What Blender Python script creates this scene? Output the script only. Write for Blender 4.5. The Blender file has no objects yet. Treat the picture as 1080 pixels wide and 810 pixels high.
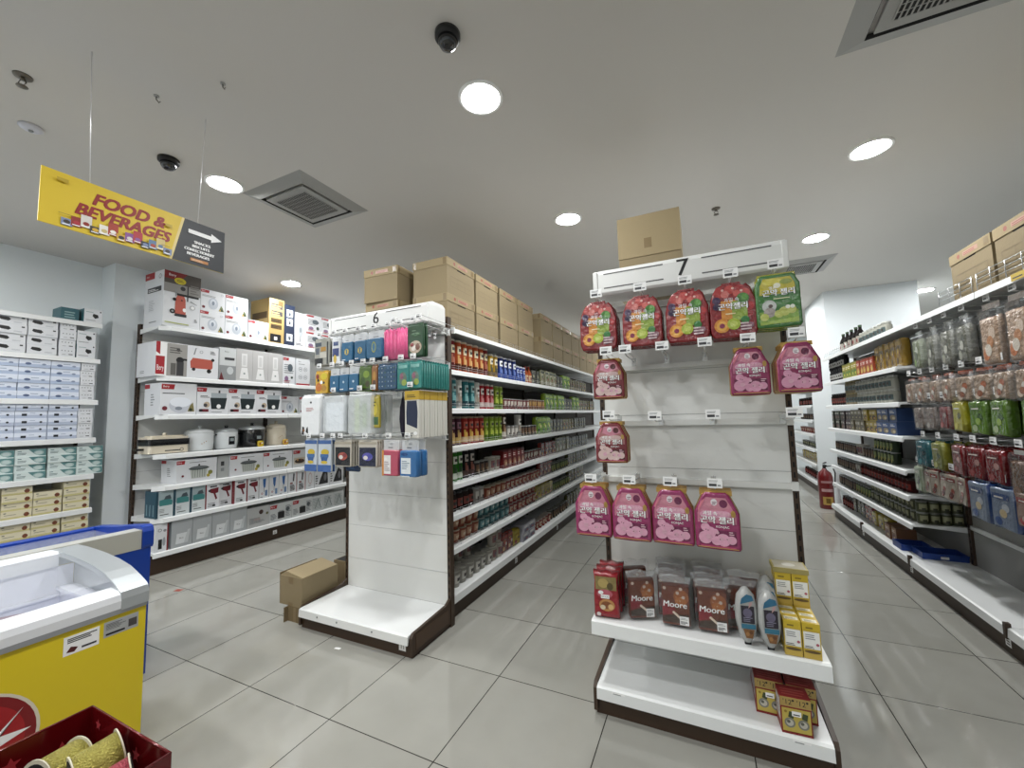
import bpy, bmesh, math, random
from mathutils import Vector, Matrix
random.seed(7)
PI = math.pi
SC = bpy.context.scene
COL = SC.collection

# ------------------------------------------------------------------ materials
def lin(h):
    h = h.lstrip('#')
    c = [int(h[i:i+2], 16)/255 for i in (0, 2, 4)]
    return tuple(x/12.92 if x <= .04045 else ((x+.055)/1.055)**2.4 for x in c) + (1,)
MATS = {}
def M(name, hexc='888888', rough=.5, metal=0, spec=.5, bump=None, coat=0, alpha=None):
    """procedural principled material; bump=(scale, strength); alpha<1 mixes in clear film"""
    if name in MATS: return MATS[name]
    m = bpy.data.materials.new(name); m.use_nodes = True
    nt = m.node_tree; b = nt.nodes['Principled BSDF']
    b.inputs['Base Color'].default_value = lin(hexc)
    b.inputs['Roughness'].default_value = rough
    b.inputs['Metallic'].default_value = metal
    b.inputs['Specular IOR Level'].default_value = spec
    b.inputs['Coat Weight'].default_value = coat
    if bump:
        tc = nt.nodes.new('ShaderNodeTexCoord'); n = nt.nodes.new('ShaderNodeTexNoise')
        n.inputs['Scale'].default_value = bump[0]; n.inputs['Detail'].default_value = 3
        bp = nt.nodes.new('ShaderNodeBump'); bp.inputs['Strength'].default_value = bump[1]
        bp.inputs['Distance'].default_value = .01
        nt.links.new(tc.outputs['Object'], n.inputs['Vector'])
        nt.links.new(n.outputs['Fac'], bp.inputs['Height']); nt.links.new(bp.outputs['Normal'], b.inputs['Normal'])
    if alpha is not None:
        t = nt.nodes.new('ShaderNodeBsdfTransparent'); mx = nt.nodes.new('ShaderNodeMixShader')
        mx.inputs[0].default_value = alpha
        nt.links.new(t.outputs[0], mx.inputs[1]); nt.links.new(b.outputs[0], mx.inputs[2])
        nt.links.new(mx.outputs[0], nt.nodes['Material Output'].inputs['Surface'])
    MATS[name] = m; return m
def ink(h, sat=.9, val=.95):       # printed inks are duller than screen colours
    c = [int(h[i:i+2], 16) for i in (0, 2, 4)]; g = sum(c)/3
    if max(c)-min(c) < 14: return h
    return ''.join('%02x' % max(0, min(255, int((g+(x-g)*sat)*val))) for x in c)
def P(hexc, rough=.45):            # printed colour
    return M('print_'+hexc+('' if rough == .45 else '_%d' % int(rough*100)), ink(hexc), rough)
def FOILRAW(hexc): return M('filmprint_'+hexc, ink(hexc), .24, 0, .7, bump=(42, .5))
def FOIL(hexc, s=1.0):             # crinkled packaging film
    return M('film_'+hexc, ink(hexc), .22, 0, .7, bump=(38, .8*s))
def emission(name, hexc, strength):
    m = bpy.data.materials.new(name); m.use_nodes = True
    nt = m.node_tree; nt.nodes.clear()
    e = nt.nodes.new('ShaderNodeEmission'); o = nt.nodes.new('ShaderNodeOutputMaterial')
    e.inputs[0].default_value = lin(hexc); e.inputs[1].default_value = strength
    nt.links.new(e.outputs[0], o.inputs[0]); return m

WHITE = P('f2f2f2'); BLACK = P('141416'); GREY = P('8a8d90'); RED = P('b3202a'); DARKINK = P('3a3a3e')
SHELF = M('shelf_white', 'e4e6e6', .35)
PANELW = M('panel_white', 'dcdddb', .42)
BROWN = M('powder_brown', '3b2a1c', .5)
SLOT = M('slot_black', '080808', .8)
CHROME = M('chrome_wire', 'b9bbbc', .28, .9)
PEG = M('clear_peg', 'd6d8d8', .25, .35)
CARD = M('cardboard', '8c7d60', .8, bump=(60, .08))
CARDD = M('cardboard_shade', '76664a', .85, bump=(60, .08))  # darker brown board for some floor cartons and flaps
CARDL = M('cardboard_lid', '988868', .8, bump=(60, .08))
TAPE = M('brown_tape', '7d6a4a', .3)
CLEAR = M('clear_film', 'a4a8aa', .1, 0, 1.0, bump=(34, 1.0), alpha=.065)
CLEARB = M('clear_film_heavy', 'dfe3e5', .13, 0, 1.0, bump=(26, 1.0), alpha=.2)
CLEARW = M('white_film', 'eef2f4', .13, 0, 1.0, bump=(26, 1.0), alpha=.42)
CLEARP = M('clear_plastic', 'f2f4f6', .12, 0, .7, alpha=.35)
GLASS = M('freezer_glass', 'f4f8fa', .03, 0, .6, alpha=.13)
JARGLASS = M('jar_glass', 'c8cdc8', .06, 0, .8, alpha=.45)

# ------------------------------------------------------------------ mesh gatherer
TEXTS = {}
def text_mesh(s):
    if s not in TEXTS:
        c = bpy.data.curves.new('lettering', 'FONT'); c.body = s; c.resolution_u = 3
        o = bpy.data.objects.new('lettering', c); COL.objects.link(o)
        dg = bpy.context.evaluated_depsgraph_get()
        me = bpy.data.meshes.new_from_object(o.evaluated_get(dg))
        vs = [(v.co.x, v.co.y) for v in me.vertices]; fs = [tuple(p.vertices) for p in me.polygons]
        bpy.data.objects.remove(o); bpy.data.curves.remove(c); bpy.data.meshes.remove(me)
        x0 = min(v[0] for v in vs); x1 = max(v[0] for v in vs); y0 = min(v[1] for v in vs); y1 = max(v[1] for v in vs)
        TEXTS[s] = ([((x-x0)/(y1-y0), (y-y0)/(y1-y0)) for x, y in vs], fs, (x1-x0)/(y1-y0))
    return TEXTS[s]

class G:
    def __init__(s): s.v = []; s.f = []; s.m = []; s.mats = []; s.sm = []
    def mi(s, m):
        if m not in s.mats: s.mats.append(m)
        return s.mats.index(m)
    def face(s, idx, m, smooth=False): s.f.append(tuple(idx)); s.m.append(s.mi(m)); s.sm.append(smooth)
    def poly(s, pts, m, smooth=False):
        b = len(s.v); s.v += [tuple(p) for p in pts]; s.face(range(b, b+len(pts)), m, smooth)
    def box(s, x0, x1, y0, y1, z0, z1, m, skip=''):
        b = len(s.v)
        s.v += [(x, y, z) for z in (z0, z1) for x, y in ((x0, y0), (x1, y0), (x1, y1), (x0, y1))]
        for k, q in {'b': (3, 2, 1, 0), 't': (4, 5, 6, 7), 'f': (0, 1, 5, 4), 'r': (1, 2, 6, 5), 'k': (2, 3, 7, 6), 'l': (3, 0, 4, 7)}.items():
            if k not in skip: s.face([b+i for i in q], m)
        return s
    def prism(s, pts, a0, a1, m, axis='y', mcap=None, smooth=False):
        """extrude a 2D outline: axis y -> pts are (x,z); x -> (y,z); z -> (x,y)"""
        def P3(p, a): return (p[0], a, p[1]) if axis == 'y' else ((a, p[0], p[1]) if axis == 'x' else (p[0], p[1], a))
        b = len(s.v); n = len(pts)
        s.v += [P3(p, a0) for p in pts] + [P3(p, a1) for p in pts]
        for i in range(n): s.face((b+i, b+(i+1) % n, b+n+(i+1) % n, b+n+i), m, smooth)
        s.face(range(b+n-1, b-1, -1), mcap or m); s.face(range(b+n, b+2*n), mcap or m)
        return s
    def lathe(s, prof, mats, n=18, c=(0, 0, 0), axis='z', smooth=True, cap=True):
        """prof: [(r,z)...]; mats: one material or one per segment"""
        b = len(s.v)
        for r, z in prof:
            for i in range(n):
                a = 2*PI*i/n; x, y = r*math.cos(a), r*math.sin(a)
                p = (x, y, z) if axis == 'z' else ((z, x, y) if axis == 'x' else (x, z, y))
                s.v.append((p[0]+c[0], p[1]+c[1], p[2]+c[2]))
        for k in range(len(prof)-1):
            m = mats[k] if isinstance(mats, (list, tuple)) else mats
            for i in range(n):
                s.face((b+k*n+i, b+k*n+(i+1) % n, b+(k+1)*n+(i+1) % n, b+(k+1)*n+i), m, smooth)
        if cap:
            m0 = mats[0] if isinstance(mats, (list, tuple)) else mats
            m1 = mats[-1] if isinstance(mats, (list, tuple)) else mats
            if prof[0][0] > 1e-4: s.face(range(b+n-1, b-1, -1), m0)
            if prof[-1][0] > 1e-4: s.face(range(b+(len(prof)-1)*n, b+len(prof)*n), m1)
        return s
    def patch(s, r, a0, a1, z0, z1, m, n=6, c=(0, 0)):
        b = len(s.v)
        for i in range(n+1):
            a = a0+(a1-a0)*i/n
            for z in (z0, z1): s.v.append((c[0]+r*math.cos(a), c[1]+r*math.sin(a), z))
        for i in range(n): s.face((b+2*i, b+2*i+2, b+2*i+3, b+2*i+1), m, True)
    def tube(s, pts, r, m, n=6):
        pts = [Vector(p) for p in pts]; b = len(s.v)
        for i, p in enumerate(pts):
            d = (pts[min(i+1, len(pts)-1)]-pts[max(i-1, 0)]).normalized()
            u = d.cross(Vector((0, 0, 1)) if abs(d.z) < .9 else Vector((1, 0, 0))).normalized(); w = d.cross(u)
            for k in range(n):
                a = 2*PI*k/n; q = p+u*r*math.cos(a)+w*r*math.sin(a); s.v.append(tuple(q))
        for i in range(len(pts)-1):
            for k in range(n):
                s.face((b+i*n+k, b+i*n+(k+1) % n, b+(i+1)*n+(k+1) % n, b+(i+1)*n+k), m, True)
        s.face(range(b+n-1, b-1, -1), m); s.face(range(b+(len(pts)-1)*n, b+len(pts)*n), m)
        return s
    def pillow(s, outline, t, m, medge=None, inset=.86, y=0, mback=None, bulge=.72):
        """stuffed bag: outline (x,z); front faces -Y"""
        n = len(outline); cx = sum(p[0] for p in outline)/n; cz = sum(p[1] for p in outline)/n
        rings = [(1, 0), ((1+inset)/2+.03, -bulge*t/2), (inset, -t/2)]
        def ring(k, yy):
            b = len(s.v); s.v += [(cx+(x-cx)*k, y+yy, cz+(z-cz)*k) for x, z in outline]; return b
        me = medge or m; base = ring(1, 0)
        for sg, mm in ((1, m), (-1, mback or m)):
            prev = base
            for j, (k, yy) in enumerate(rings[1:]):
                cur = ring(k, yy*sg)
                for i in range(n):
                    q = (prev+i, prev+(i+1) % n, cur+(i+1) % n, cur+i)
                    s.face(q if sg > 0 else q[::-1], me if j == 0 else mm, True)
                prev = cur
            s.face([prev+i for i in range(n)] if sg > 0 else [prev+i for i in reversed(range(n))], mm, False)
        return -t/2+y
    def build(s, name, parent=None, loc=None, rotz=0, bevel=0):
        me = bpy.data.meshes.new(name); me.from_pydata(s.v, [], s.f)
        for m in s.mats: me.materials.append(m)
        me.polygons.foreach_set('material_index', s.m); me.polygons.foreach_set('use_smooth', s.sm)
        me.update()
        o = bpy.data.objects.new(name, me); COL.objects.link(o)
        if loc: o.location = loc
        if rotz: o.rotation_euler.z = rotz
        if parent: o.parent = parent
        if bevel:
            bm = bmesh.new(); bm.from_mesh(me)
            bmesh.ops.remove_doubles(bm, verts=bm.verts, dist=1e-5)
            bmesh.ops.bevel(bm, geom=[e for e in bm.edges if e.is_manifold and e.calc_face_angle(0) > .6], offset=bevel, segments=2, affect='EDGES', profile=.6)
            bm.to_mesh(me); bm.free(); me.update()
        return o

class Face:
    """a flat side of a pack to print on, in fractions of its width and height"""
    def __init__(s, g, o, u, v, w, h, base=.0003):
        s.g = g; s.o = Vector(o); s.u = Vector(u); s.vv = Vector(v); s.n = s.u.cross(s.vv); s.w = w; s.h = h; s.k = 0; s.base = base; s.foil = base > .0005
    def pt(s, a, b): return s.o+s.u*(a*s.w)+s.vv*(b*s.h)+s.n*(s.base+.00015*s.k)
    def ink(s, m):              # print on bags shares the film's crinkled gloss
        if s.foil and m.name.startswith('print_') and len(m.name) == 12: return FOILRAW(m.name[6:])
        return m
    def p(s, pts, m): m = s.ink(m); s.k += 1; s.g.poly([s.pt(*q) for q in pts], m); return s
    def r(s, a0, b0, a1, b1, m): return s.p([(a0, b0), (a1, b0), (a1, b1), (a0, b1)], m)
    def e(s, a, b, ra, rb, m, n=18): return s.p([(a+ra*math.cos(2*PI*i/n), b+rb*math.sin(2*PI*i/n)) for i in range(n)], m)
    def c(s, a, b, r, m, n=16): return s.e(a, b, r, r*s.w/s.h, m, n)       # true circle, r in widths
    def t(s, txt, a, b, h, m, al='L', maxw=None, slant=0):
        m = s.ink(m); s.k += 1; vs, fs, w = text_mesh(txt); hh = h*s.h; ww = w*hh
        sx = 1 if not maxw or ww <= maxw*s.w else maxw*s.w/ww
        ww *= sx; off = 0 if al == 'L' else (-ww/2 if al == 'C' else -ww)
        b0 = len(s.g.v)
        for x, y in vs: s.g.v.append(tuple(s.pt(0, 0)+s.u*(a*s.w+off+x*hh*sx+y*hh*slant)+s.vv*(b*s.h+y*hh)))
        for f in fs: s.g.face([b0+i for i in f], m)
        return s
    def lines(s, a0, b0, a1, b1, n, m, frac=.45):                           # small illegible print
        st = (b1-b0)/n
        for i in range(n): s.r(a0, b0+i*st, a0+(a1-a0)*random.uniform(.6, 1), b0+i*st+st*frac, m)
        return s
def front(g, w, d, h): return Face(g, (-w/2, -d/2, 0), (1, 0, 0), (0, 0, 1), w, h)
def leftside(g, w, d, h): return Face(g, (-w/2, d/2, 0), (0, -1, 0), (0, 0, 1), d, h)
def rightside(g, w, d, h): return Face(g, (w/2, -d/2, 0), (0, 1, 0), (0, 0, 1), d, h)
def topside(g, w, d, h): return Face(g, (-w/2, -d/2, h), (1, 0, 0), (0, 1, 0), w, d)

# ------------------------------------------------------------------ scene objects
def tag(o, label, cat, group=None):
    o['label'] = label; o['category'] = cat
    if group: o['group'] = group
    return o
def thing(name, label=None, cat=None, loc=(0, 0, 0), rotz=0, group=None):
    o = bpy.data.objects.new(name, None); COL.objects.link(o); o.empty_display_size = .05
    o.location = loc; o.rotation_euler.z = rotz
    if label: tag(o, label, cat, group)
    return o
def struct(o): o['kind'] = 'structure'; return o
KIDS = {}
def kids(o): return [c for c in o.children]
def copy_tree(o, parent=None):
    c = o.copy(); COL.objects.link(c)
    if parent: c.parent = parent
    for k in kids(o): copy_tree(k, c)
    return c
PROTO = {}; USED = set()
def put(key, loc, rotz, label, cat, group=None, tilt=None):
    """first use moves the thing itself, later uses copy it with its parts"""
    o = PROTO[key]() if key not in USED and callable(PROTO[key]) else None
    if o is not None:
        USED.add(key); PROTO[key] = o
    else:
        o = copy_tree(PROTO[key])
        if 'group' in o: del o['group']
    o.location = (loc[0], loc[1], loc[2]+(.0008 if loc[2] < CZ-.01 else 0)); o.rotation_euler = (tilt or 0, 0, rotz)
    return tag(o, label, cat, group)
def proto(key):
    def deco(fn): PROTO[key] = fn; return fn
    return deco
ORD = ['', 'first', 'second', 'third', 'fourth', 'fifth', 'sixth', 'seventh', 'eighth', 'ninth', 'tenth', 'eleventh', 'twelfth']
def ordn(i): return ORD[i] if i < len(ORD) else '%d%s' % (i, {1: 'st', 2: 'nd', 3: 'rd'}.get(i % 10 if i % 100 not in (11, 12, 13) else 0, 'th'))

# ------------------------------------------------------------------ camera
yaw, pitch, roll = 4.38060231e-01, 8.07428388e-02, -2.53213502e-02
f0 = Vector((-math.sin(yaw), math.cos(yaw), 0)); r0 = Vector((math.cos(yaw), math.sin(yaw), 0)); u0 = Vector((0, 0, 1))
fw = f0*math.cos(pitch)+u0*math.sin(pitch); up = -f0*math.sin(pitch)+u0*math.cos(pitch)
rt = r0*math.cos(roll)+up*math.sin(roll); up2 = -r0*math.sin(roll)+up*math.cos(roll)
cam = bpy.data.cameras.new('camera'); camo = bpy.data.objects.new('camera', cam); COL.objects.link(camo)
camo.matrix_world = Matrix(((rt.x, up2.x, -fw.x, 0), (rt.y, up2.y, -fw.y, 0), (rt.z, up2.z, -fw.z, 1.41), (0, 0, 0, 1)))
cam.sensor_width = 36; cam.lens = 36*426.41/1080; cam.clip_start = .02
SC.camera = camo

# ------------------------------------------------------------------ room
CZ = 3.1; XL, XR, YB, YF = -5.68, 4.5, 11.5, -3.4
def floor_mat():
    m = bpy.data.materials.new('polished_porcelain_tile'); m.use_nodes = True; nt = m.node_tree; b = nt.nodes['Principled BSDF']
    tc = nt.nodes.new('ShaderNodeTexCoord'); mp = nt.nodes.new('ShaderNodeMapping')
    mp.inputs['Location'].default_value = (1.0876+.6*20, -1.4626+.6*20, 0)
    br = nt.nodes.new('ShaderNodeTexBrick'); br.offset = 0; br.squash = 1
    br.inputs['Scale'].default_value = 1; br.inputs['Brick Width'].default_value = .6; br.inputs['Row Height'].default_value = .6
    br.inputs['Mortar Size'].default_value = .0026; br.inputs['Mortar Smooth'].default_value = .1
    br.inputs['Color1'].default_value = lin('9a9992'); br.inputs['Color2'].default_value = lin('a09f98'); br.inputs['Mortar'].default_value = lin('35332f')
    nz = nt.nodes.new('ShaderNodeTexNoise'); nz.inputs['Scale'].default_value = 2.5; nz.inputs['Detail'].default_value = 6
    mx = nt.nodes.new('ShaderNodeMix'); mx.data_type = 'RGBA'; mx.blend_type = 'SOFT_LIGHT'; mx.inputs[0].default_value = .25
    rr = nt.nodes.new('ShaderNodeMapRange'); rr.inputs[3].default_value = .045; rr.inputs[4].default_value = .12
    L = nt.links.new
    L(tc.outputs['Object'], mp.inputs[0]); L(mp.outputs[0], br.inputs['Vector']); L(tc.outputs['Object'], nz.inputs['Vector'])
    L(br.outputs['Color'], mx.inputs[6]); L(nz.outputs['Fac'], mx.inputs[7]); L(mx.outputs[2], b.inputs['Base Color'])
    L(nz.outputs['Fac'], rr.inputs[0]); L(rr.outputs[0], b.inputs['Roughness'])
    b.inputs['Specular IOR Level'].default_value = .5
    bp = nt.nodes.new('ShaderNodeBump'); bp.inputs['Strength'].default_value = .25; bp.inputs['Distance'].default_value = .002; bp.invert = True
    L(br.outputs['Fac'], bp.inputs['Height']); L(bp.outputs[0], b.inputs['Normal'])
    return m
def plaster(name, hexc):
    return M(name, hexc, .75, bump=(9, .04))
struct(G().box(XL-.1, XR+.1, YF-.1, YB+.1, -.12, 0, floor_mat()).build('floor'))
struct(G().box(XL-.1, XR+.1, YF-.1, YB+.1, CZ, CZ+.12, plaster('ceiling_paint', 'ccc9c4')).build('ceiling'))
WALLM = plaster('wall_paint', 'e9eff2')
struct(G().box(XL-.1, XL, YF, YB, 0, CZ, WALLM).build('wall_left'))
struct(G().box(XR, XR+.1, YF, YB, 0, CZ, WALLM).build('wall_right'))
struct(G().box(XL-.1, XR+.1, YB, YB+.1, 0, CZ, WALLM).build('wall_back'))
struct(G().box(XL-.1, XR+.1, YF-.1, YF, 0, CZ, WALLM).build('wall_front'))
struct(G().box(XL, -5.4, 1.95, 2.5, 0, CZ, WALLM).build('pillar'))
struct(G().box(1.675, 2.70, 7.13, 8.3, 0, CZ, WALLM).build('partition'))

# ------------------------------------------------------------------ ceiling fittings
LAMP = emission('led_diffuser', 'fafbfa', 132)
RIM = M('downlight_rim', 'f4f4f2', .4)
@proto('downlight')
def _():
    t = thing('ceiling_downlight')
    G().lathe([(.118, 0), (.118, -.006), (.108, -.010), (.094, -.006), (.094, 0)], RIM, 32, cap=False).build('trim_ring', t)
    G().lathe([(.0, -.004), (.094, -.004)], LAMP, 32, cap=False, smooth=False).build('diffuser', t)
    return t
LIGHTS = [(-2.963, 1.626, 'round white downlight beside the square vent and the hanging sign'),
          (-.97, 1.77, 'large glowing downlight below the black dome camera, before gondola 6'),
          (-.958, 3.27, 'glowing downlight over the aisle between gondolas 6 and 7'),
          (1.092, 3.296, 'oval-looking downlight in front of the large grey ceiling vent'),
          (1.109, 4.809, 'downlight just past the corner of the number 7 header'),
          (-4.459, 3.233, 'small downlight over the appliance shelves'),
          (3.029, 7.809, 'distant downlight beyond the white partition on the ceiling')]
for x, y in [(-.958, 7.86), (1.105, 6.33), (1.105, 7.86), (1.105, 9.4), (3.03, 6.33), (3.03, 9.4),
             (-4.46, 4.76), (-4.46, 6.3), (-4.46, 7.8), (-2.96, 7.8), (-4.46, .1), (-4.46, -1.4), (-2.963, .1), (-2.963, -1.4), (-.97, .24), (-.97, -1.4), (1.1, -1.4)]:  # lamps continuing the grid; those at the near left wall added to brighten it
    LIGHTS.append((x, y, 'extra round recessed downlight in the part of the ceiling out of sight'))
for x, y, l in LIGHTS:
    put('downlight', (x, y, CZ), 0, l, 'ceiling light', 'round recessed ceiling lights')
VGREY = M('vent_grey', '9b9b98', .5); VDARK = M('vent_dark', '1c1c1c', .8)
@proto('vent')
def _():
    t = thing('ceiling_vent'); a = .31
    g = G()
    for s0, s1 in ((a, .225),):
        for q in range(4):
            R = Matrix.Rotation(q*PI/2, 3, 'Z')
            pts = [R @ Vector(p) for p in ((-a, -a, 0), (a, -a, 0), (s1, -s1, -.028), (-s1, -s1, -.028))]
            g.poly(pts[::-1], VGREY)
            pts = [R @ Vector(p) for p in ((-s1, -s1, -.028), (s1, -s1, -.028), (.215, -.215, -.01), (-.215, -.215, -.01))]
            g.poly(pts[::-1], VDARK)
    g.build('outer_frame', t)
    g = G(); g.box(-.2, .2, -.2, .2, -.032, -.012, VGREY, skip='')
    g.build('inner_panel', t, bevel=.004)
    g = G(); g.box(-.15, .15, -.15, .15, -.0335, -.0325, VDARK)
    for i in range(16):
        x = -.15+.3*i/15; g.box(x-.003, x+.003, -.15, .15, -.037, -.0335, VGREY)
    for i in range(9):
        x = -.15+.3*i/8; g.box(-.15, .15, x-.0015, x+.0015, -.036, -.0335, VGREY)
    g.build('grille', t)
    return t
put('vent', (-2.664, 2.062, CZ), 0, 'square ceiling vent above the appliance aisle beside the sign', 'ceiling vent')
put('vent', (.985, 2.02, CZ), 0, 'large square ceiling vent cut off by the top edge of the view', 'ceiling vent')
put('vent', (1.13, 5.72, CZ), 0, 'small far ceiling vent behind the number 7 header', 'ceiling vent')
@proto('dome')
def _():
    t = thing('dome_camera'); bk = M('camera_black', '101012', .45)
    G().lathe([(.056, 0), (.056, -.02), (.05, -.026), (.044, -.028)], bk, 28).build('housing', t)
    G().lathe([(.043, -.028), (.041, -.045), (.033, -.06), (.018, -.069), (.001, -.072)], M('dome_smoked', '1a1c20', .05, 0, .9), 24).build('dome_cover', t)
    g = G(); g.lathe([(.012, -.06), (.012, -.074)], BLACK, 12, c=(.004, -.012, 0)); g.build('lens', t)
    return t
put('dome', (-.924, 1.394, CZ), 0, 'black dome camera above the big downlight near the top of the view', 'security camera')
put('dome', (-2.986, 1.305, CZ), 0, 'black dome camera above the food and beverages sign', 'security camera')
@proto('sprinkler')
def _():
    t = thing('fire_sprinkler'); br = M('sprinkler_metal', '6d675e', .35, .8)
    G().lathe([(.034, 0), (.032, -.006), (.016, -.010), (.012, -.012)], br, 20).build('escutcheon', t)
    g = G(); g.lathe([(.009, -.01), (.008, -.022)], br, 10)
    for s in (-1, 1): g.tube([(s*.008, 0, -.02), (s*.016, 0, -.034), (s*.004, 0, -.05)], .0028, br)
    g.build('frame_arms', t)
    G().lathe([(.003, -.048), (.02, -.052), (.021, -.054), (.002, -.056)], br, 14).build('deflector', t)
    return t
put('sprinkler', (-2.861, .66, CZ), .6, 'metal fire sprinkler beside the clear disc detector near the ceiling edge', 'sprinkler')
put('sprinkler', (.196, 3.684, CZ), .3, 'small fire sprinkler above the number 7 header', 'sprinkler')
for (x, y, rz, l) in ((-2.447, 1.005, 1.1, 'small metal hook in the ceiling above the food sign'), (-2.068, 1.111, .2, 'tiny metal hook in the bare ceiling, the one farther from the sign')):
    g = G(); g.lathe([(.012, 0), (.012, -.004)], VGREY, 12)
    g.tube([(0, 0, 0), (0, 0, -.02), (.012, 0, -.034), (.016, 0, -.024)], .0025, M('sprinkler_metal'), 6)
    tag(g.build('ceiling_hook', loc=(x, y, CZ), rotz=rz), l, 'hook')
g = G(); g.lathe([(.05, 0), (.05, -.008), (.035, -.018), (.02, -.022), (.001, -.023)], M('detector_white', 'c9c9d2', .3), 26)
g.lathe([(.012, -.021), (.008, -.03)], GREY, 12)
tag(g.build('smoke_detector', loc=(-3.321, .81, CZ)), 'pale round detector disc on the ceiling above the yellow sign', 'smoke detector')

# hanging sign (faces +X, text runs along +Y)
sg = thing('hanging_sign', 'yellow and black food and beverages sign hanging from two wires', 'sign', (-2.4, .62, 2.255))
SW, SH = .706, .236
YEL = P('ecc91f'); NAVY = P('1d232b'); SRED = P('a3201e')
g = G(); g.box(-.006, 0, 0, SW, 0, SH, YEL); F = Face(g, (0, 0, 0), (0, 1, 0), (0, 0, 1), SW, SH)
F.p([(.652, 0), (1, 0), (1, 1), (.722, 1)], NAVY)
F.p([(.635, 0), (.652, 0), (.722, 1), (.705, 1)], P('f0d98a'))
for qa, qb in ((-.004, -.008), (.004, -.008), (-.004, .008), (.004, .008), (0, 0)):
    F.t('FOOD &', .225+qa, .605+qb, .225, SRED, slant=.28, maxw=.37)
    F.t('BEVERAGES', .15+qa, .335+qb, .215, SRED, slant=.28, maxw=.475)
for q in (-.002, 0, .002):
    for k, s in enumerate(('SNACKS', 'BISCUITS', 'CONFECTIONERY', 'BEVERAGES')):
        F.t(s, .842+q-.008*k, .50-.098*k, .062, WHITE, 'C', maxw=.2)
F.r(.765, .085, .885, .15, P('c9813a')); F.lines(.775, .097, .88, .142, 2, P('f0c8a0'))
ap = [(.745, .70), (.90, .70), (.90, .64), (.975, .745), (.90, .85), (.90, .79), (.745, .79)]
F.p(ap, WHITE)
pr = ['7f8fb8', 'a02a22', 'd8d4cf', '39332f', 'e6e2da', 'b83a24', 'e0b02a', '8e4fa0', 'c02a3a', '262a3a', '5c7fa8', 'd9c27a']
for i in range(13):
    a = .09+i*.042; b = .05+.03*(i % 3)
    F.r(a, b, a+.05, b+.13+.05*((i*7) % 3), P(pr[i % 12])); F.e(a+.025, b+.07, .015, .035, P(pr[(i*5+3) % 12])); F.r(a+.006, b+.012, a+.04, b+.03, WHITE)
F.lines(.075, .24, .15, .26, 1, P('8a7a20')); F.lines(.58, .22, .66, .24, 1, P('8a7a20'))
F.r(.06, .82, .11, .88, P('c9a81c')); F.r(.60, .66, .64, .72, P('c9a81c'))
g.build('printed_board', sg)
for y in (.147, .571):
    g = G(); g.tube([(-.003, y, SH-.01), (-.003, y+(-.02 if y < .3 else .02), CZ-2.255)], .0014, M('steel_cable', 'e8e8ea', .3, .5)); g.build('wire', sg)

# ------------------------------------------------------------------ gondola fixtures
def deck(g, x0, x1, y0, y1, z, lip=.05, m=SHELF, front='y'):
    """tray with a front price lip; front 'y' faces -Y, 'x' faces +X, '-x' faces -X"""
    g.box(x0, x1, y0, y1, z-.02, z, m)
    if front == 'y': g.prism([(y0, z), (y0-.012, z-.006), (y0-.016, z-lip), (y0-.006, z-lip), (y0, z-.02)], x0, x1, m, 'x')
    if front == 'x': g.prism([(x1, z), (x1+.012, z-.006), (x1+.016, z-lip), (x1+.006, z-lip), (x1, z-.02)], y0, y1, m, 'y')
    if front == '-x': g.prism([(x0, z), (x0-.012, z-.006), (x0-.016, z-lip), (x0-.006, z-lip), (x0, z-.02)], y0, y1, m, 'y')
def upright(g, x0, x1, y0, y1, z0, z1, face='y'):
    g.box(x0, x1, y0, y1, z0, z1, BROWN)
    n = int((z1-z0)/.05)
    for i in range(n):
        z = z0+.03+i*.05
        if face == 'y': g.box((x0+x1)/2-.004, (x0+x1)/2+.004, y0-.0008, y0, z, z+.025, SLOT)
        elif face == 'x': g.box(x1, x1+.0008, (y0+y1)/2-.004, (y0+y1)/2+.004, z, z+.025, SLOT)
        else: g.box(x0-.0008, x0, (y0+y1)/2-.004, (y0+y1)/2+.004, z, z+.025, SLOT)
def price_tag_art(F, seed=0):
    F.lines(.1, .62, .8, .88, 2, GREY); F.r(.1, .18, .62, .46, DARKINK); F.r(.68, .2, .9, .36, GREY)
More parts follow.
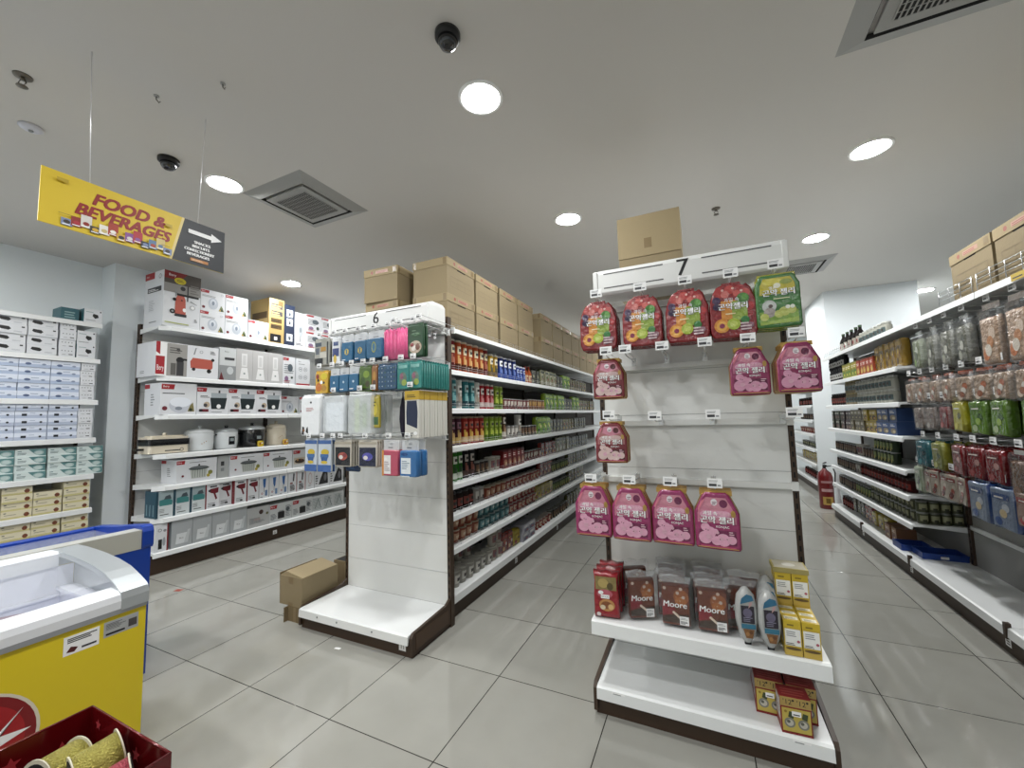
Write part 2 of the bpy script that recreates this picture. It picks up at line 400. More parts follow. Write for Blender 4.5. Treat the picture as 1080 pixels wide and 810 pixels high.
def end_unit(name, label, x0, x1, num, rails, seams):
    t = thing(name, label, 'display gondola', (x0, 1.977, 0)); w = x1-x0; d = .423
    g = G(); g.box(.01, w-.01, .03, d, .0, .083, BROWN); g.build('kick_panel', t)
    for s in (0, 1):
        g = G(); xa = 0 if s == 0 else w-.018
        g.prism([(.012, .02), (d+.02, .02), (d+.02, .20), (d-.05, .16), (.03, .142), (.012, .12)], xa, xa+.018, BROWN, 'x'); 
        g.box(xa+(-.003 if s == 0 else .018), xa+(0 if s == 0 else .021), .05, d-.03, .04, .125, M('powder_brown_edge', '4a3626', .45))
        g.build('side_skirt', t)
    g = G(); deck(g, .02, w-.02, .01, d, .137, .053)
    g.build('base_deck', t)
    g = G(); zz = [.137]+seams+[2.05]
    for a, b in zip(zz, zz[1:]): g.box(.022, w-.022, d, d+.012, a+.0012, b-.0012, PANELW)
    g.box(.022, w-.022, d+.006, d+.014, .14, 2.05, GREY)
    g.build('back_panel', t)
    for s in (0, 1):
        g = G(); xa = -.004 if s == 0 else w-.022
        upright(g, xa, xa+.026, d-.004, d+.04, .0, 2.14); g.build('upright', t)
    for z in rails:
        g = G(); g.box(.0, w, d-.03, d-.006, z-.014, z+.014, PANELW); g.box(.0, w, d-.006, d, z+.008, z+.014, PANELW)
        g.box(.0, .03, d-.036, d, z-.02, z+.02, PANELW); g.box(w-.03, w, d-.036, d, z-.02, z+.02, PANELW); g.build('hook_rail', t)
    # header box with rounded front, slots and the aisle number
    hx = .04; y0, y1, z0, z1 = .205, d-.02, 2.062, 2.212
    g = G(); g.prism([(y1, z0), (y1, z1-.02), (y1-.03, z1), (y0+.05, z1), (y0+.012, z1-.012), (y0, z1-.035), (y0, z0+.012), (y0+.01, z0)], hx, w-.005, PANELW, 'x')
    hd = g.build('header_box', t, bevel=.003)
    for s in (0, 1):
        g = G(); xa = hx if s == 0 else w-.02
        g.box(xa-.004, xa+.02, y0-.004, y1-.02, z0+.002, z1-.02, PANELW)
        g.build('end_cap', hd, bevel=.003)
    for a, b in ((.06, .40), (.60, .93)):
        g = G()
        for zf in (.24, .76): g.box(hx+a*(w-hx), hx+b*(w-hx), y0-.001, y0+.001, z0+zf*(z1-z0)-.003, z0+zf*(z1-z0)+.003, M('slot_grey', '5a5a5a', .7))
        g.build('label_slot', hd)
    g = G(); F = Face(g, (hx, y0, z0), (1, 0, 0), (0, 0, 1), w-hx, z1-z0)
    for q in (-.002, 0, .002): F.t(num, .475+q, .27, .56, BLACK)
    g.build('aisle_number', hd)
    return t
E7 = end_unit('end_display', 'white end display numbered 7 with jelly pouches and biscuit shelf', -.545, .397, '7', [1.04, 1.355, 1.67, 2.02], [.44, .82, 1.107, 1.40, 1.645, 1.9])
E6 = end_unit('end_display', 'white end display numbered 6 with empty base and crowded hooks', -2.60, -1.625, '6', [1.28, 1.58, 1.76, 2.03], [.35, .60, .85, 1.10, 1.35, 1.6, 1.85])
# shelf on end 7
sh = G(); deck(sh, .0, .94, .035, .423, .422, .063); sh.build('display_shelf', E7)
for a in (.004, .926):
    g = G(); g.prism([(.06, .40), (.42, .40), (.42, .31), (.36, .33)], a, a+.01, SHELF, 'x'); g.build('shelf_bracket', E7)
for (a, z, yf) in ((.26, .376, .0225), (.09, .098, -.0035), (.79, .098, -.0035)):
    g = G(); F = Face(g, (a, yf, z), (1, 0, 0), (0, .05, 1), .06, .032); F.r(0, 0, 1, 1, WHITE); F.t('RM 5.90', .1, .2, .35, BLACK, maxw=.6); F.lines(.1, .7, .9, .95, 1, GREY); g.build('price_label', E7)
for (a, z) in ((.2, .112), (.38, .112), (.68, .112)):
    g = G(); g.lathe([(.006, -.006), (.006, -.003), (.003, -.001)], M('rivet', '8d9092', .3, .7), 10, axis='y', c=(a, .0, z)); g.build('rivet', E6)
g = G(); F = Face(g, (.865, .0285, .03), (1, 0, 0), (0, 0, 1), .052, .05); F.r(0, 0, 1, 1, WHITE); F.t('11', .32, .2, .6, BLACK, maxw=.4); g.build('number_sticker', E6)

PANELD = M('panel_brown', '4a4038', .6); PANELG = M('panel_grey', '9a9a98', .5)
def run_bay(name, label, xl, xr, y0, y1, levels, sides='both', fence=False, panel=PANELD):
    """one bay of double-sided shelving behind an end display, shelves facing +X and -X"""
    t = thing(name, label, 'shelving unit', ((xl+xr)/2, y0, 0)); hw = (xr-xl)/2; L = y1-y0
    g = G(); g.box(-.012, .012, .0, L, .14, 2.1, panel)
    for k in range(1, 8): g.box(-.0125, .0125, 0, L, .14+.26*k-.001, .14+.26*k+.001, GREY)
    g.build('back_panel', t)
    g = G(); upright(g, -.03, .03, L-.04, L, 0, 2.14, 'x'); g.build('upright', t)
    for sgn, sd in ((1, 'x'), (-1, '-x')):
        if sides == 'right' and sgn < 0: continue
        if sides == 'left' and sgn > 0: continue
        g = G(); g.box(min(0, sgn*(hw-.03)), max(0, sgn*(hw-.03)), 0, L, 0, .105, BROWN); 
        if L > .6:
            F = Face(g, (sgn*(hw-.03), L*.93, .03), (0, sgn, 0), (0, 0, 1), .05, .05) ; F.r(0, 0, 1, 1, WHITE); F.lines(.2, .2, .8, .8, 2, DARKINK)
        g.build('kick_panel', t)
        g = G(); a, b = (.014, hw-.016) if sgn > 0 else (-hw+.016, -.014)
        deck(g, a, b, .003, L-.003, .165, .055, front=sd); g.build('base_deck', t)
        for z in levels:
            g = G(); deck(g, a, b, .003, L-.003, z, .038, front=sd)
            for yy in (.02, L-.03): g.prism([(a if sgn > 0 else b, z-.02), (a if sgn > 0 else b, z-.045), ((b if sgn > 0 else a)*.8, z-.02)], yy, yy+.006, SHELF, 'y')
            sv = g.build('shelf', t)
            if fence and sgn > 0:
                g = G(); xf = b-.002
                for zz in (.018, .034): g.tube([(xf, .01, z+zz), (xf, L-.01, z+zz)], .0014, CHROME, 4)
                for q in range(9): g.tube([(xf, .02+q*(L-.04)/8, z-.002), (xf, .02+q*(L-.04)/8, z+.04)], .0014, CHROME, 4)
                g.build('wire_front', sv)
    return t
GZ = [2.088, 1.770, 1.483, 1.203, .935, .714, .482]
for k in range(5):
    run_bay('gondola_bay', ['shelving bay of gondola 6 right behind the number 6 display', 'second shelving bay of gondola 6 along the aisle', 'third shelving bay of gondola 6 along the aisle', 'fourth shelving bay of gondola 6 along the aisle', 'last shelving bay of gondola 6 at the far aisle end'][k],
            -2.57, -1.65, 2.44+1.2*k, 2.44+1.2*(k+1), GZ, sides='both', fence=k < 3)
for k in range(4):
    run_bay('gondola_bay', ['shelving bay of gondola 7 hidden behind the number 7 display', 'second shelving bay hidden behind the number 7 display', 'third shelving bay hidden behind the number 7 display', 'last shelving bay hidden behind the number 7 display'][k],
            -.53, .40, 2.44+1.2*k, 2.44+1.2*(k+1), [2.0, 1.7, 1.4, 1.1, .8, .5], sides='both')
# right-hand grocery gondola, facing -X: lips at X=1.50, panel at X=1.86
RZ = [1.755, 1.452, 1.158, .880, .672, .442]
def right_bay(label, y0, y1, shelves, dark):
    t = thing('gondola_bay', label, 'shelving unit', (1.86, y0, 0)); L = y1-y0
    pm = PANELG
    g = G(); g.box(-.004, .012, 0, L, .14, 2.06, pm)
    for k in range(1, 7): g.box(-.0045, .0, 0, L, .14+.29*k-.0012, .14+.29*k+.0012, GREY)
    g.build('back_panel', t)
    g = G(); upright(g, -.02, .03, L-.04, L, 0, 2.1, '-x'); g.build('upright', t)
    g = G(); g.box(-.36, .0, 0, L, 0, .10, BROWN); F = Face(g, (-.36, .09, .035), (0, -1, 0), (0, 0, 1), .05, .05); F.r(0, 0, 1, 1, WHITE); F.lines(.2, .2, .8, .8, 2, DARKINK); g.build('kick_panel', t)
    g = G(); deck(g, -.375, -.005, .003, L-.003, .165, .055, front='-x'); g.build('base_deck', t)
    g = G(); g.box(-.395, -.37, .0, .024, .10, .185, BROWN); g.build('post_foot', t)
    g = G(); deck(g, -.345, -.005, .003, L-.003, 2.085, .045, front='-x'); g.build('top_shelf', t)
    for z in shelves:
        g = G(); deck(g, -.345, -.005, .003, L-.003, z, .042, front='-x')
        for yy in (.012, L-.02): g.prism([(-.005, z-.02), (-.005, z-.045), (-.29, z-.02)], yy, yy+.006, SHELF, 'y')
        g.build('shelf', t)
    return t
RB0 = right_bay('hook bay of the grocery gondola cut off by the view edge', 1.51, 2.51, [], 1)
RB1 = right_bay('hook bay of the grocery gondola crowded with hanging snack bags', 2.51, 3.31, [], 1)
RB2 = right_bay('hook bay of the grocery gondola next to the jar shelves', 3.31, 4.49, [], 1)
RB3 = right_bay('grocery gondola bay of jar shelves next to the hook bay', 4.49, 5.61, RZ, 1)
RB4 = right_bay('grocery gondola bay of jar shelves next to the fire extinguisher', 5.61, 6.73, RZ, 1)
RAILZ = [2.0, 1.645, 1.455, 1.165, .955]
for b, L in ((RB1, .80), (RB2, 1.18), (RB0, 1.0)):
    for z in RAILZ:
        g = G(); g.box(-.03, -.008, .01, L-.01, z-.012, z+.012, SHELF); g.build('hook_rail', b)
    g = G(); g.box(-.02, -.004, 0, L, .44, .47, SHELF); g.build('hook_rail', b)
# far shelving beyond the partition
FS = thing('gondola_bay', 'far shelving unit glimpsed between end display 7 and the partition', 'shelving unit', (2.05, 8.5, 0))
g = G(); g.box(0, .02, 0, 2.2, 0, 2.1, PANELW); g.build('back_panel', FS)
g = G(); g.box(-.34, 0, 0, 2.2, 0, .1, BROWN); g.build('kick_panel', FS)
for z in (.165, .47, .72, .98, 1.22, 1.48, 1.75):
    g = G(); deck(g, -.355, 0, 0, 2.2, z, .045, front='-x'); g.build('shelf', FS)
# appliance wall shelving: lips at X=-4.75, spine -5.2
def wall_bay(name, label, xf, xb, y0, y1, levels, base=True, topz=2.45, corner=False):
    t = thing(name, label, 'shelving unit', (xb, y0, 0)); L = y1-y0; dx = xf-xb
    g = G(); g.box(0, .014, 0, L, .14, topz-.05, PANELW)
    for k in range(1, 9): g.box(.0135, .0145, 0, L, .14+.27*k-.0012, .14+.27*k+.0012, GREY)
    g.build('back_panel', t)
    for yy in (.012, L-.012):
        g = G(); upright(g, -.02, .03, yy-.012, yy+.012, 0, topz+.01, 'x'); g.build('upright', t)
    if base:
        g = G(); g.box(0, dx-.05, 0, L, 0, .15, BROWN); F = Face(g, (dx-.05, L*.9, .06), (0, 1, 0), (0, 0, 1), .05, .045); F.r(0, 0, 1, 1, WHITE); F.lines(.2, .2, .8, .8, 2, DARKINK); g.build('kick_panel', t)
        g = G(); deck(g, .014, dx-.016, .003, L-.003, .205, .045, front='x'); g.build('base_deck', t)
    for z in levels:
        g = G()
        c = .07 if corner else 0
        g.prism([(.014, .003), (dx-.016-c, .003), (dx-.016, .003+c), (dx-.016, L-.003), (.014, L-.003)], z-.02, z, SHELF, 'z')
        g.prism([(dx-.016, z), (dx-.004, z-.006), (dx, z-.045), (dx-.01, z-.045), (dx-.016, z-.02)], .003+c, L-.003, SHELF, 'y')
        if c: g.prism([(dx-.016-c, .003), (dx-.0-c, -.004), (dx+.0, c+.003), (dx-.016, c+.003)], z-.045, z, SHELF, 'z')
        g.prism([(.014, z-.02), (.014, z-.05), (dx*.85, z-.02)], .003, .01, SHELF, 'y')
        g.build('shelf', t)
    return t
AZ = [2.40, 1.895, 1.515, 1.13, .825, .52]
for k in range(3):
    wall_bay('appliance_rack', ['appliance wall shelving bay against the white pillar', 'second appliance wall shelving bay, behind end display 6', 'third appliance wall shelving bay hidden behind end display 6'][k], -4.75, -5.22, 2.09+1.35*k, 2.09+1.35*(k+1), AZ, corner=(k == 0))
WZ = [2.405, 2.06, 1.668, 1.314, .978, .668, .36]
wall_bay('container_rack', 'wall shelving of glass-container boxes between the pillar and the freezers', -5.2, -5.62, .61, 1.81, WZ, topz=2.38)
wall_bay('container_rack', 'wall shelving bay out of view beside the container-box shelves', -5.2, -5.62, -.59, .61, WZ, topz=2.38)

# ================================================================== merchandise
# ------------------------------------------------------------------ archive boxes (storage cartons with lids)
def archive_box(name, w, d, h, printed=True):
    t = thing(name)
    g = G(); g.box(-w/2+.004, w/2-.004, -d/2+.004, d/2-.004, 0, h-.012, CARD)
    F = front(g, w, d-.008, h)
    if printed:
        F.p([(.38+.035*math.cos(a), .80+.05*math.sin(a)) for a in [PI/2+PI*i/8 for i in range(9)]]+[(.62+.035*math.cos(a), .80+.05*math.sin(a)) for a in [-PI/2+PI*i/8 for i in range(9)]], SLOT)
        ink = P('7d6a4a')
        for a0, b0, a1, b1 in ((.12, .22, .88, .228), (.12, .36, .88, .368), (.12, .5, .88, .508), (.12, .22, .126, .5), (.37, .22, .376, .5), (.62, .22, .626, .5), (.874, .22, .88, .5)): F.r(a0, b0, a1, b1, ink)
    g.build('box_body', t)
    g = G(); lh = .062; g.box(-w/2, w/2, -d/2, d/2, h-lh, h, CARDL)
    F = Face(g, (-w/2, -d/2, h-lh), (1, 0, 0), (0, 0, 1), w, lh)
    F.e(.25, .5, .035, .22, P('a24a3a')); F.r(.36, .3, .72, .7, P('b98a74')); F.lines(.38, .34, .7, .66, 2, P('a24a3a')); F.r(.86, .15, .96, .85, TAPE)
    Face(g, (-w/2, d/2, h-lh), (0, -1, 0), (0, 0, 1), d, lh).r(.03, .1, .1, .95, TAPE).r(.88, .1, .97, .95, TAPE)
    Face(g, (w/2, -d/2, h-lh), (0, 1, 0), (0, 0, 1), d, lh).r(.03, .1, .1, .95, TAPE)
    g.build('lid', t); return t
PROTO['archive_box'] = lambda: archive_box('archive_box', .415, .33, .285)
PROTO['plain_carton_box'] = lambda: archive_box('archive_box', .34, .30, .275, False)
GRP = 'archive boxes on top of gondola 6'
ys = [2.545, 2.985, 3.44, 3.875]+[4.545+.425*i for i in range(7)]
for j in (0, 1):
    for i, y in enumerate(ys):
        put('archive_box', (-1.885, y+.2075, 2.09+.2855*j), PI/2, '%s brown archive box from the aisle mouth, %s layer atop gondola 6' % (ordn(i+1), ('lower', 'upper')[j]), 'box', GRP)
put('plain_carton_box', (-2.31, 2.62, 2.09), 0, 'lower plain carton of the two stacked behind the number 6 header', 'box')
put('plain_carton_box', (-2.31, 2.60, 2.366), .05, 'upper carton with white torn patch behind the number 6 header', 'box')
t = thing('carton_box', 'single tall brown carton standing behind the number 7 header', 'box', (-.235, 2.62, 2.1015))
g = G(); g.box(-.175, .175, -.15, .15, 0, .245, CARD); F = Face(g, (-.175, -.15, 0), (1, 0, 0), (0, 0, 1), .35, .245); F.r(.42, .0, .54, .3, TAPE); g.build('box_body', t)
g = G(); g.box(-.178, .178, -.154, .154, .2465, .50, CARDL); F = Face(g, (-.178, -.154, .2465), (1, 0, 0), (0, 0, 1), .356, .2535); F.r(.43, .18, .55, .42, TAPE); g.build('upper_carton', t)
# two-part carton on the floor beside display 6
t = thing('carton_box', 'open brown carton lying on another beside the end display 6 base', 'box', (-2.74, 2.03, .105), .0)
g = G(); g.box(-.115, .115, 0, .31, 0, .2, CARD); F = Face(g, (-.115, 0, 0), (1, 0, 0), (0, 0, 1), .23, .2); F.r(.4, 0, .6, .12, TAPE); F.r(.4, .75, .6, 1, TAPE); g.build('box_body', t)
g = G(); g.prism([(-.115, .2), (.115, .2), (.115, .204), (-.06, .232), (-.066, .229)], .004, .306, CARDL, 'y'); g.build('flap', t)
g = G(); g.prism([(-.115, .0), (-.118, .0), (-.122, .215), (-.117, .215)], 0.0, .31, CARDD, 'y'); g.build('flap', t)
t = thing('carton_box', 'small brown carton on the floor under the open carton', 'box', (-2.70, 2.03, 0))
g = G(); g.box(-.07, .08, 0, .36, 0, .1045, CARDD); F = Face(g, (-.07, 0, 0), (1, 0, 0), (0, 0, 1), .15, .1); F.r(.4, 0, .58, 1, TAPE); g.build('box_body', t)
g = G(); g.box(-.07, -.066, -.03, 0, .0, .1, CARDD); g.build('flap', t)
t = thing('carton_box', 'empty dark-mouthed carton half hidden behind the floor cartons', 'box', (-2.75, 2.50, 0))
g = G(); g.box(-.1, .1, 0, .16, 0, .26, CARDD); g.box(-.09, .09, .01, .15, .2605, .261, SLOT); g.build('box_body', t)  # solid box; black sheet paints the shade inside its open mouth
g = G(); g.box(.09, .1, -.06, 0, .04, .27, CARD); g.build('flap', t)

# ------------------------------------------------------------------ boxed goods: art functions
def logo(F, a, b, w=.22, h=.13, txt='Bery'):
    F.p([(a, b), (a+w*.92, b), (a+w, b+h), (a, b+h)], RED); F.t(txt, a+w*.12, b+h*.25, h*.5, WHITE, maxw=w*.75)
def carton(name, w, d, h, base, art=None, side=None, top=None, tape=False):
    g = G(); g.box(-w/2, w/2, -d/2, d/2, 0, h, base)
    if art: art(front(g, w, d, h))
    if side: side(leftside(g, w, d, h)); side(rightside(g, w, d, h))
    if top: top(topside(g, w, d, h))
    return g.build(name)
BOXW = M('box_white', 'dcdee2', .4); BOXG = M('box_pale_grey', 'c9cccd', .4); BOXS = M('box_silver', 'a9adb0', .35)
DTEAL = P('2f6671'); LTEAL = P('8fb4b4')
def washer_art(F):
    F.r(0, .70, 1, 1, P('4a4440')); F.p([(0, 1), (.62, 1), (.42, .86), (0, .86)], P('8c1f22')); F.t('Bery', .12, .90, .055, WHITE, maxw=.25)
    F.r(0, .62, 1, .78, P('8d8b88')); F.e(.42, .85, .16, .06, P('d7c526')); F.lines(.33, .83, .52, .88, 2, P('7a6a10'))
    F.r(.34, .58, .95, .62, BLACK); F.c(.5, .72, .07, P('2a2a2e')); F.r(.62, .5, .655, .78, P('2a2a2e')); F.lines(.7, .66, .98, .84, 4, P('6f6c6a'))
    F.r(.3, .56, .33, .70, GREY)
    F.p([(.30, .22), (.60, .22), (.58, .52), (.54, .58), (.36, .58), (.31, .52)], P('c65a4a')); F.p([(.30, .2), (.62, .2), (.62, .25), (.30, .25)], P('2a2a2e'))
    F.c(.24, .28, .075, BLACK); F.c(.24, .28, .035, GREY); F.c(.28, .5, .05, BLACK); F.c(.48, .5, .025, BLACK); F.e(.56, .33, .05, .035, WHITE)
    F.c(.78, .4, .07, GREY); F.c(.78, .4, .055, WHITE); F.p([(.7, .5), (.9, .46), (.9, .47), (.72, .52)], GREY); F.lines(.84, .14, .92, .2, 3, DARKINK)
    F.lines(.05, .06, .9, .1, 1, P('b9c26a'))
def washer_side(F):
    F.p([(.0, .88), (.5, .88), (.5, 1), (.0, 1)], RED); F.t('Bery', .08, .92, .04, WHITE, maxw=.35); F.r(.15, .63, .88, .72, DARKINK); F.lines(.2, .65, .8, .7, 2, WHITE)
    F.lines(.25, .3, .6, .5, 7, P('b9bcc0')); F.lines(.3, .08, .8, .12, 1, GREY); F.c(.8, .9, .07, GREY); F.c(.8, .9, .05, BOXW)
PROTO['washer'] = lambda: carton('appliance_box', .325, .36, .565, BOXW, washer_art, washer_side)
def washer_lying(F):
    F.r(.0, 0, .18, 1, WHITE); F.r(.0, .05, .13, .58, RED); F.t('Bery', .02, .12, .2, WHITE, maxw=.1); F.p([(0, .7), (.06, .62), (.06, 1), (0, 1)], RED)
    F.r(.16, .02, .48, .98, P('9c9a96')); F.r(.22, .05, .3, .4, P('5d5b58')); F.c(.36, .5, .06, BLACK); F.r(.31, .04, .42, .45, P('3a3a3c')); F.r(.36, .5, .62, .56, BLACK); F.c(.33, .8, .03, P('3a3a3c')); F.lines(.2, .7, .45, .9, 3, P('5d5b58'))
    F.r(.47, .02, 1, .98, BOXW); F.p([(.53, .3), (.88, .3), (.9, .35), (.9, .6), (.56, .62), (.52, .5)], P('c65a4a')); F.c(.58, .27, .03, BLACK); F.c(.84, .24, .04, BLACK); F.c(.9, .6, .03, BLACK)
    F.c(.7, .82, .028, GREY); F.c(.7, .82, .02, BOXW); F.p([(.57, .72), (.59, .72), (.62, .93), (.6, .93)], GREY); F.lines(.85, .78, .95, .9, 3, DARKINK)
PROTO['washer_lying'] = lambda: carton('appliance_box', .56, .36, .34, BOXW, washer_lying, lambda F: F.lines(.2, .1, .5, .2, 2, GREY))
def blender_art(F):
    logo(F, .0, .84, .34, .13); F.lines(.05, .66, .6, .76, 2, GREY); F.e(.5, .38, .2, .27, P('c3cad6')); F.e(.5, .45, .12, .15, P('dfe5ee')); F.e(.5, .4, .06, .1, P('8b97a8'))
    F.c(.12, .16, .06, P('7a2430')); F.p([(.72, .08), (.95, .08), (.9, .24), (.83, .36), (.78, .22)], P('6f7a4a')); F.c(.85, .14, .05, P('2f3a22')); F.c(.78, .12, .04, P('c9a84a')); F.c(.86, .86, .05, P('b0b6c0')); F.c(.86, .86, .035, BOXW)
def wside(F): F.p([(0, .84), (.32, .84), (.32, .97), (0, .97)], RED); F.lines(.4, .3, .65, .7, 5, GREY)
PROTO['blender_box'] = lambda: carton('appliance_box', .245, .26, .232, BOXW, blender_art, wside)
def chopper_art(F):
    logo(F, .0, .83, .3, .15); F.lines(.1, .62, .42, .72, 2, DARKINK); F.p([(.45, .2), (.88, .2), (.95, .62), (.4, .62)], P('1f2c30')); F.r(.43, .62, .93, .8, P('aab4ba')); F.e(.68, .3, .07, .08, WHITE); F.r(.66, .8, .72, .9, DARKINK)
    F.c(.3, .36, .1, P('c8b49a')); F.c(.26, .34, .06, DARKINK); F.r(.08, .1, .36, .2, P('7a2430')); F.e(.12, .15, .06, .05, BLACK); F.lines(.45, .08, .9, .12, 1, GREY)
PROTO['chopper_box'] = lambda: carton('appliance_box', .31, .28, .29, BOXW, chopper_art, wside)
def steamer_art(F):
    logo(F, .02, .8, .36, .16); F.lines(.05, .66, .7, .72, 1, DARKINK); F.e(.55, .3, .32, .25, P('cdd2dc')); F.e(.55, .4, .3, .16, P('e4e8f0')); F.e(.5, .2, .1, .06, P('8a93a0')); F.c(.12, .2, .07, P('7a2430')); F.p([(.75, .1), (.95, .1), (.9, .4), (.82, .3)], P('8c8250')); F.c(.84, .16, .05, P('2f3a22'))
PROTO['steamer_box'] = lambda: carton('appliance_box', .31, .3, .315, BOXW, steamer_art, wside)
def bottle_art(F):
    F.r(.0, 0, 1, 1, P('b9b8b8')); F.r(.32, .45, .66, .86, P('dcdcdc')); F.p([(.22, .08), (.78, .08), (.68, .42), (.32, .42)], P('e6e6e6')); F.c(.5, .24, .06, P('8a9a9a')); F.r(.4, .5, .58, .8, P('c9c9c9'))
PROTO['bottle_box'] = lambda: carton('appliance_box', .186, .26, .375, P('b9b8b8'), bottle_art)
def heater_art(F):
    F.t('Bery', .3, .84, .06, DARKINK, maxw=.4); F.r(.3, .62, .9, .7, DARKINK); F.r(0, 0, 1, .45, P('8d9092')); F.e(.65, .3, .2, .12, P('c2c6c8')); F.p([(0, 0), (.3, 0), (.12, .25)], P('6a1a22'))
PROTO['heater_box'] = lambda: carton('appliance_box', .175, .26, .365, BOXG, heater_art)
def kit_art(F):
    F.t('Bery', .15, .86, .05, DARKINK, maxw=.5); F.lines(.15, .78, .8, .83, 1, GREY)
    for a, b in ((.3, .6), (.66, .6), (.3, .3), (.66, .3)): F.c(a, b, .14, P('7f868c')); F.c(a, b, .115, BOXW); F.r(a-.06, b-.02, a+.06, b+.02, P('9aa1a8'))
    F.r(0, 0, 1, .06, RED)
PROTO['kit_box'] = lambda: carton('appliance_box', .20, .24, .35, BOXW, kit_art)
def fryer_art(F):
    logo(F, 0, .86, .5, .1); F.lines(.1, .4, .9, .76, 5, GREY); F.e(.6, .6, .22, .14, P('55606a')); F.e(.3, .2, .16, .1, P('8a6a90')); F.c(.75, .25, .1, P('3b4a44')); F.lines(.1, .06, .8, .16, 2, P('b23a3a'))
PROTO['fryer_box'] = lambda: carton('appliance_box', .165, .24, .355, BOXW, fryer_art)
PROTO['fryer_box_short'] = lambda: carton('appliance_box', .235, .26, .235, BOXW, fryer_art)
def gold_art(F):
    for b in (.78, .62): F.r(.15, b, .88, b+.11, DARKINK); F.lines(.18, b+.01, .8, b+.1, 2, P('c9ac6a'))
    for b in (.46, .32): F.r(.12, b, .84, b+.1, P('5a4526')); F.lines(.16, b+.02, .8, b+.08, 2, BLACK)
    F.r(.1, .02, .8, .2, BLACK); F.r(.35, .07, .55, .14, WHITE); F.r(.6, .86, .92, .97, P('6a5530'))
PROTO['gold_carton'] = lambda: carton('appliance_box', .20, .36, .56, P('b79a5c'), gold_art, lambda F: F.r(.1, .55, .9, .7, P('5a4526')).lines(.1, .2, .9, .45, 3, P('6d5a36')))
def navy_art(F):
    for b in (.7, .48, .1): F.r(.2, b, .8, b+.18, P('d8dde2')); F.c(.5, b+.09, .13, P('6a7480')); F.r(.42, b+.03, .6, b+.08, DARKINK)
PROTO['navy_box'] = lambda: carton('appliance_box', .142, .24, .525, P('27314a'), navy_art)
PROTO['fan_box'] = lambda: carton('appliance_box', .165, .24, .455, BOXW, lambda F: F.t('Bery', .12, .9, .045, DARKINK, maxw=.5).e(.5, .5, .25, .2, P('b9bec4')).e(.5, .5, .1, .08, P('8d949a')).r(.46, .15, .54, .32, GREY).lines(.1, .05, .8, .12, 2, DARKINK))
def pot_art(F):
    logo(F, .0, .8, .2, .16); F.lines(.3, .84, .75, .9, 1, GREY); F.p([(.36, .15), (.72, .15), (.76, .56), (.32, .56)], P('b9beb8'))
    for i in range(6): F.r(.38+.06*i, .18, .392+.06*i, .52, P('5d6460'))
    F.e(.54, .58, .26, .07, P('454a4c')); F.e(.54, .62, .22, .06, P('6a7072')); F.c(.54, .72, .025, BLACK); F.c(.83, .35, .06, P('8a8a3a')); F.c(.78, .22, .045, P('b9a83a')); F.c(.15, .3, .03, P('7a2430'))
PROTO['pot_box'] = lambda: carton('appliance_box', .37, .28, .232, BOXW, pot_art, wside)
PROTO['grill_box'] = lambda: carton('appliance_box', .2, .28, .232, BOXG, lambda F: (logo(F, .05, .76, .5, .18), F.r(.1, .2, .95, .55, P('c6b9a4')), F.e(.5, .35, .35, .12, P('3c3028')), F.c(.35, .42, .07, P('b98a4a')), F.c(.62, .42, .06, P('8a4a2a'))))
PROTO['side_box'] = lambda: carton('appliance_box', .115, .3, .235, P('b3b6b6'), lambda F: F.r(.3, .55, .6, .75, DARKINK).r(.3, .3, .6, .45, GREY))
def teal_art(F):
    F.r(0, 0, .14, 1, P('23495a')); F.r(.14, 0, 1, .5, P('cfd6d8')); F.r(.14, .5, 1, 1, P('9fb2b6')); F.p([(.2, .45), (.95, .45), (.95, .62), (.7, .72), (.2, .66)], P('3f8a8a')); F.p([(.45, .68), (.9, .68), (.8, .84), (.55, .8)], P('46525a')); F.lines(.25, .1, .9, .16, 1, BLACK); F.lines(.2, .2, .5, .36, 3, GREY)
PROTO['iron_box'] = lambda: carton('appliance_box', .14, .2, .254, P('2a566a'), teal_art, lambda F: [F.r(.15+.3*i, .08, .22+.3*i, .5, P('8fb0bc')) for i in range(3)])
def dryer_art(F):
    F.r(0, 0, .08, 1, P('8c1f2a')); F.p([(.3, .8), (.92, .84), (.9, .62), (.7, .6), (.84, .38), (.72, .34), (.56, .6), (.3, .66)], P('7a1c28')); F.r(.3, .86, .8, .92, DARKINK); F.c(.28, .73, .09, P('2a2a2e')); F.lines(.18, .08, .9, .26, 3, GREY); F.r(.5, .08, .7, .14, BLACK)
PROTO['dryer_box'] = lambda: carton('appliance_box', .138, .2, .254, BOXW, dryer_art, lambda F: F.r(0, 0, 1, 1, P('8c1f2a')).lines(.2, .2, .8, .7, 4, P('c9a0a4')))
def mixer_art(F):
    F.p([(.35, .88), (.7, .9), (.62, .5), (.5, .44), (.4, .6)], P('2f68b0')); F.r(.46, .28, .52, .46, GREY); F.c(.3, .22, .1, RED); F.c(.3, .22, .06, BOXW); F.r(.6, .1, .85, .36, P('6a8ab4')); F.lines(.1, .05, .5, .1, 1, DARKINK)
PROTO['mixer_box'] = lambda: carton('appliance_box', .115, .2, .254, BOXW, mixer_art, lambda F: F.r(.1, 0, .4, 1, P('2b4a7a')))
PROTO['trimmer_box'] = lambda: carton('appliance_box', .118, .2, .254, BOXW, lambda F: F.lines(.2, .1, .8, .4, 5, BLACK, .6).p([(.5, .55), (.66, .55), (.74, .92), (.55, .94)], P('4a4a50')).r(.2, .42, .5, .5, P('9a5a5a')).r(.92, 0, 1, 1, P('c98a8a')))
PROTO['shaver_box'] = lambda: carton('appliance_box', .13, .2, .254, BOXW, lambda F: F.e(.5, .55, .22, .3, P('c9a0a0')).e(.5, .55, .18, .25, BOXW).lines(.3, .15, .7, .25, 2, GREY))
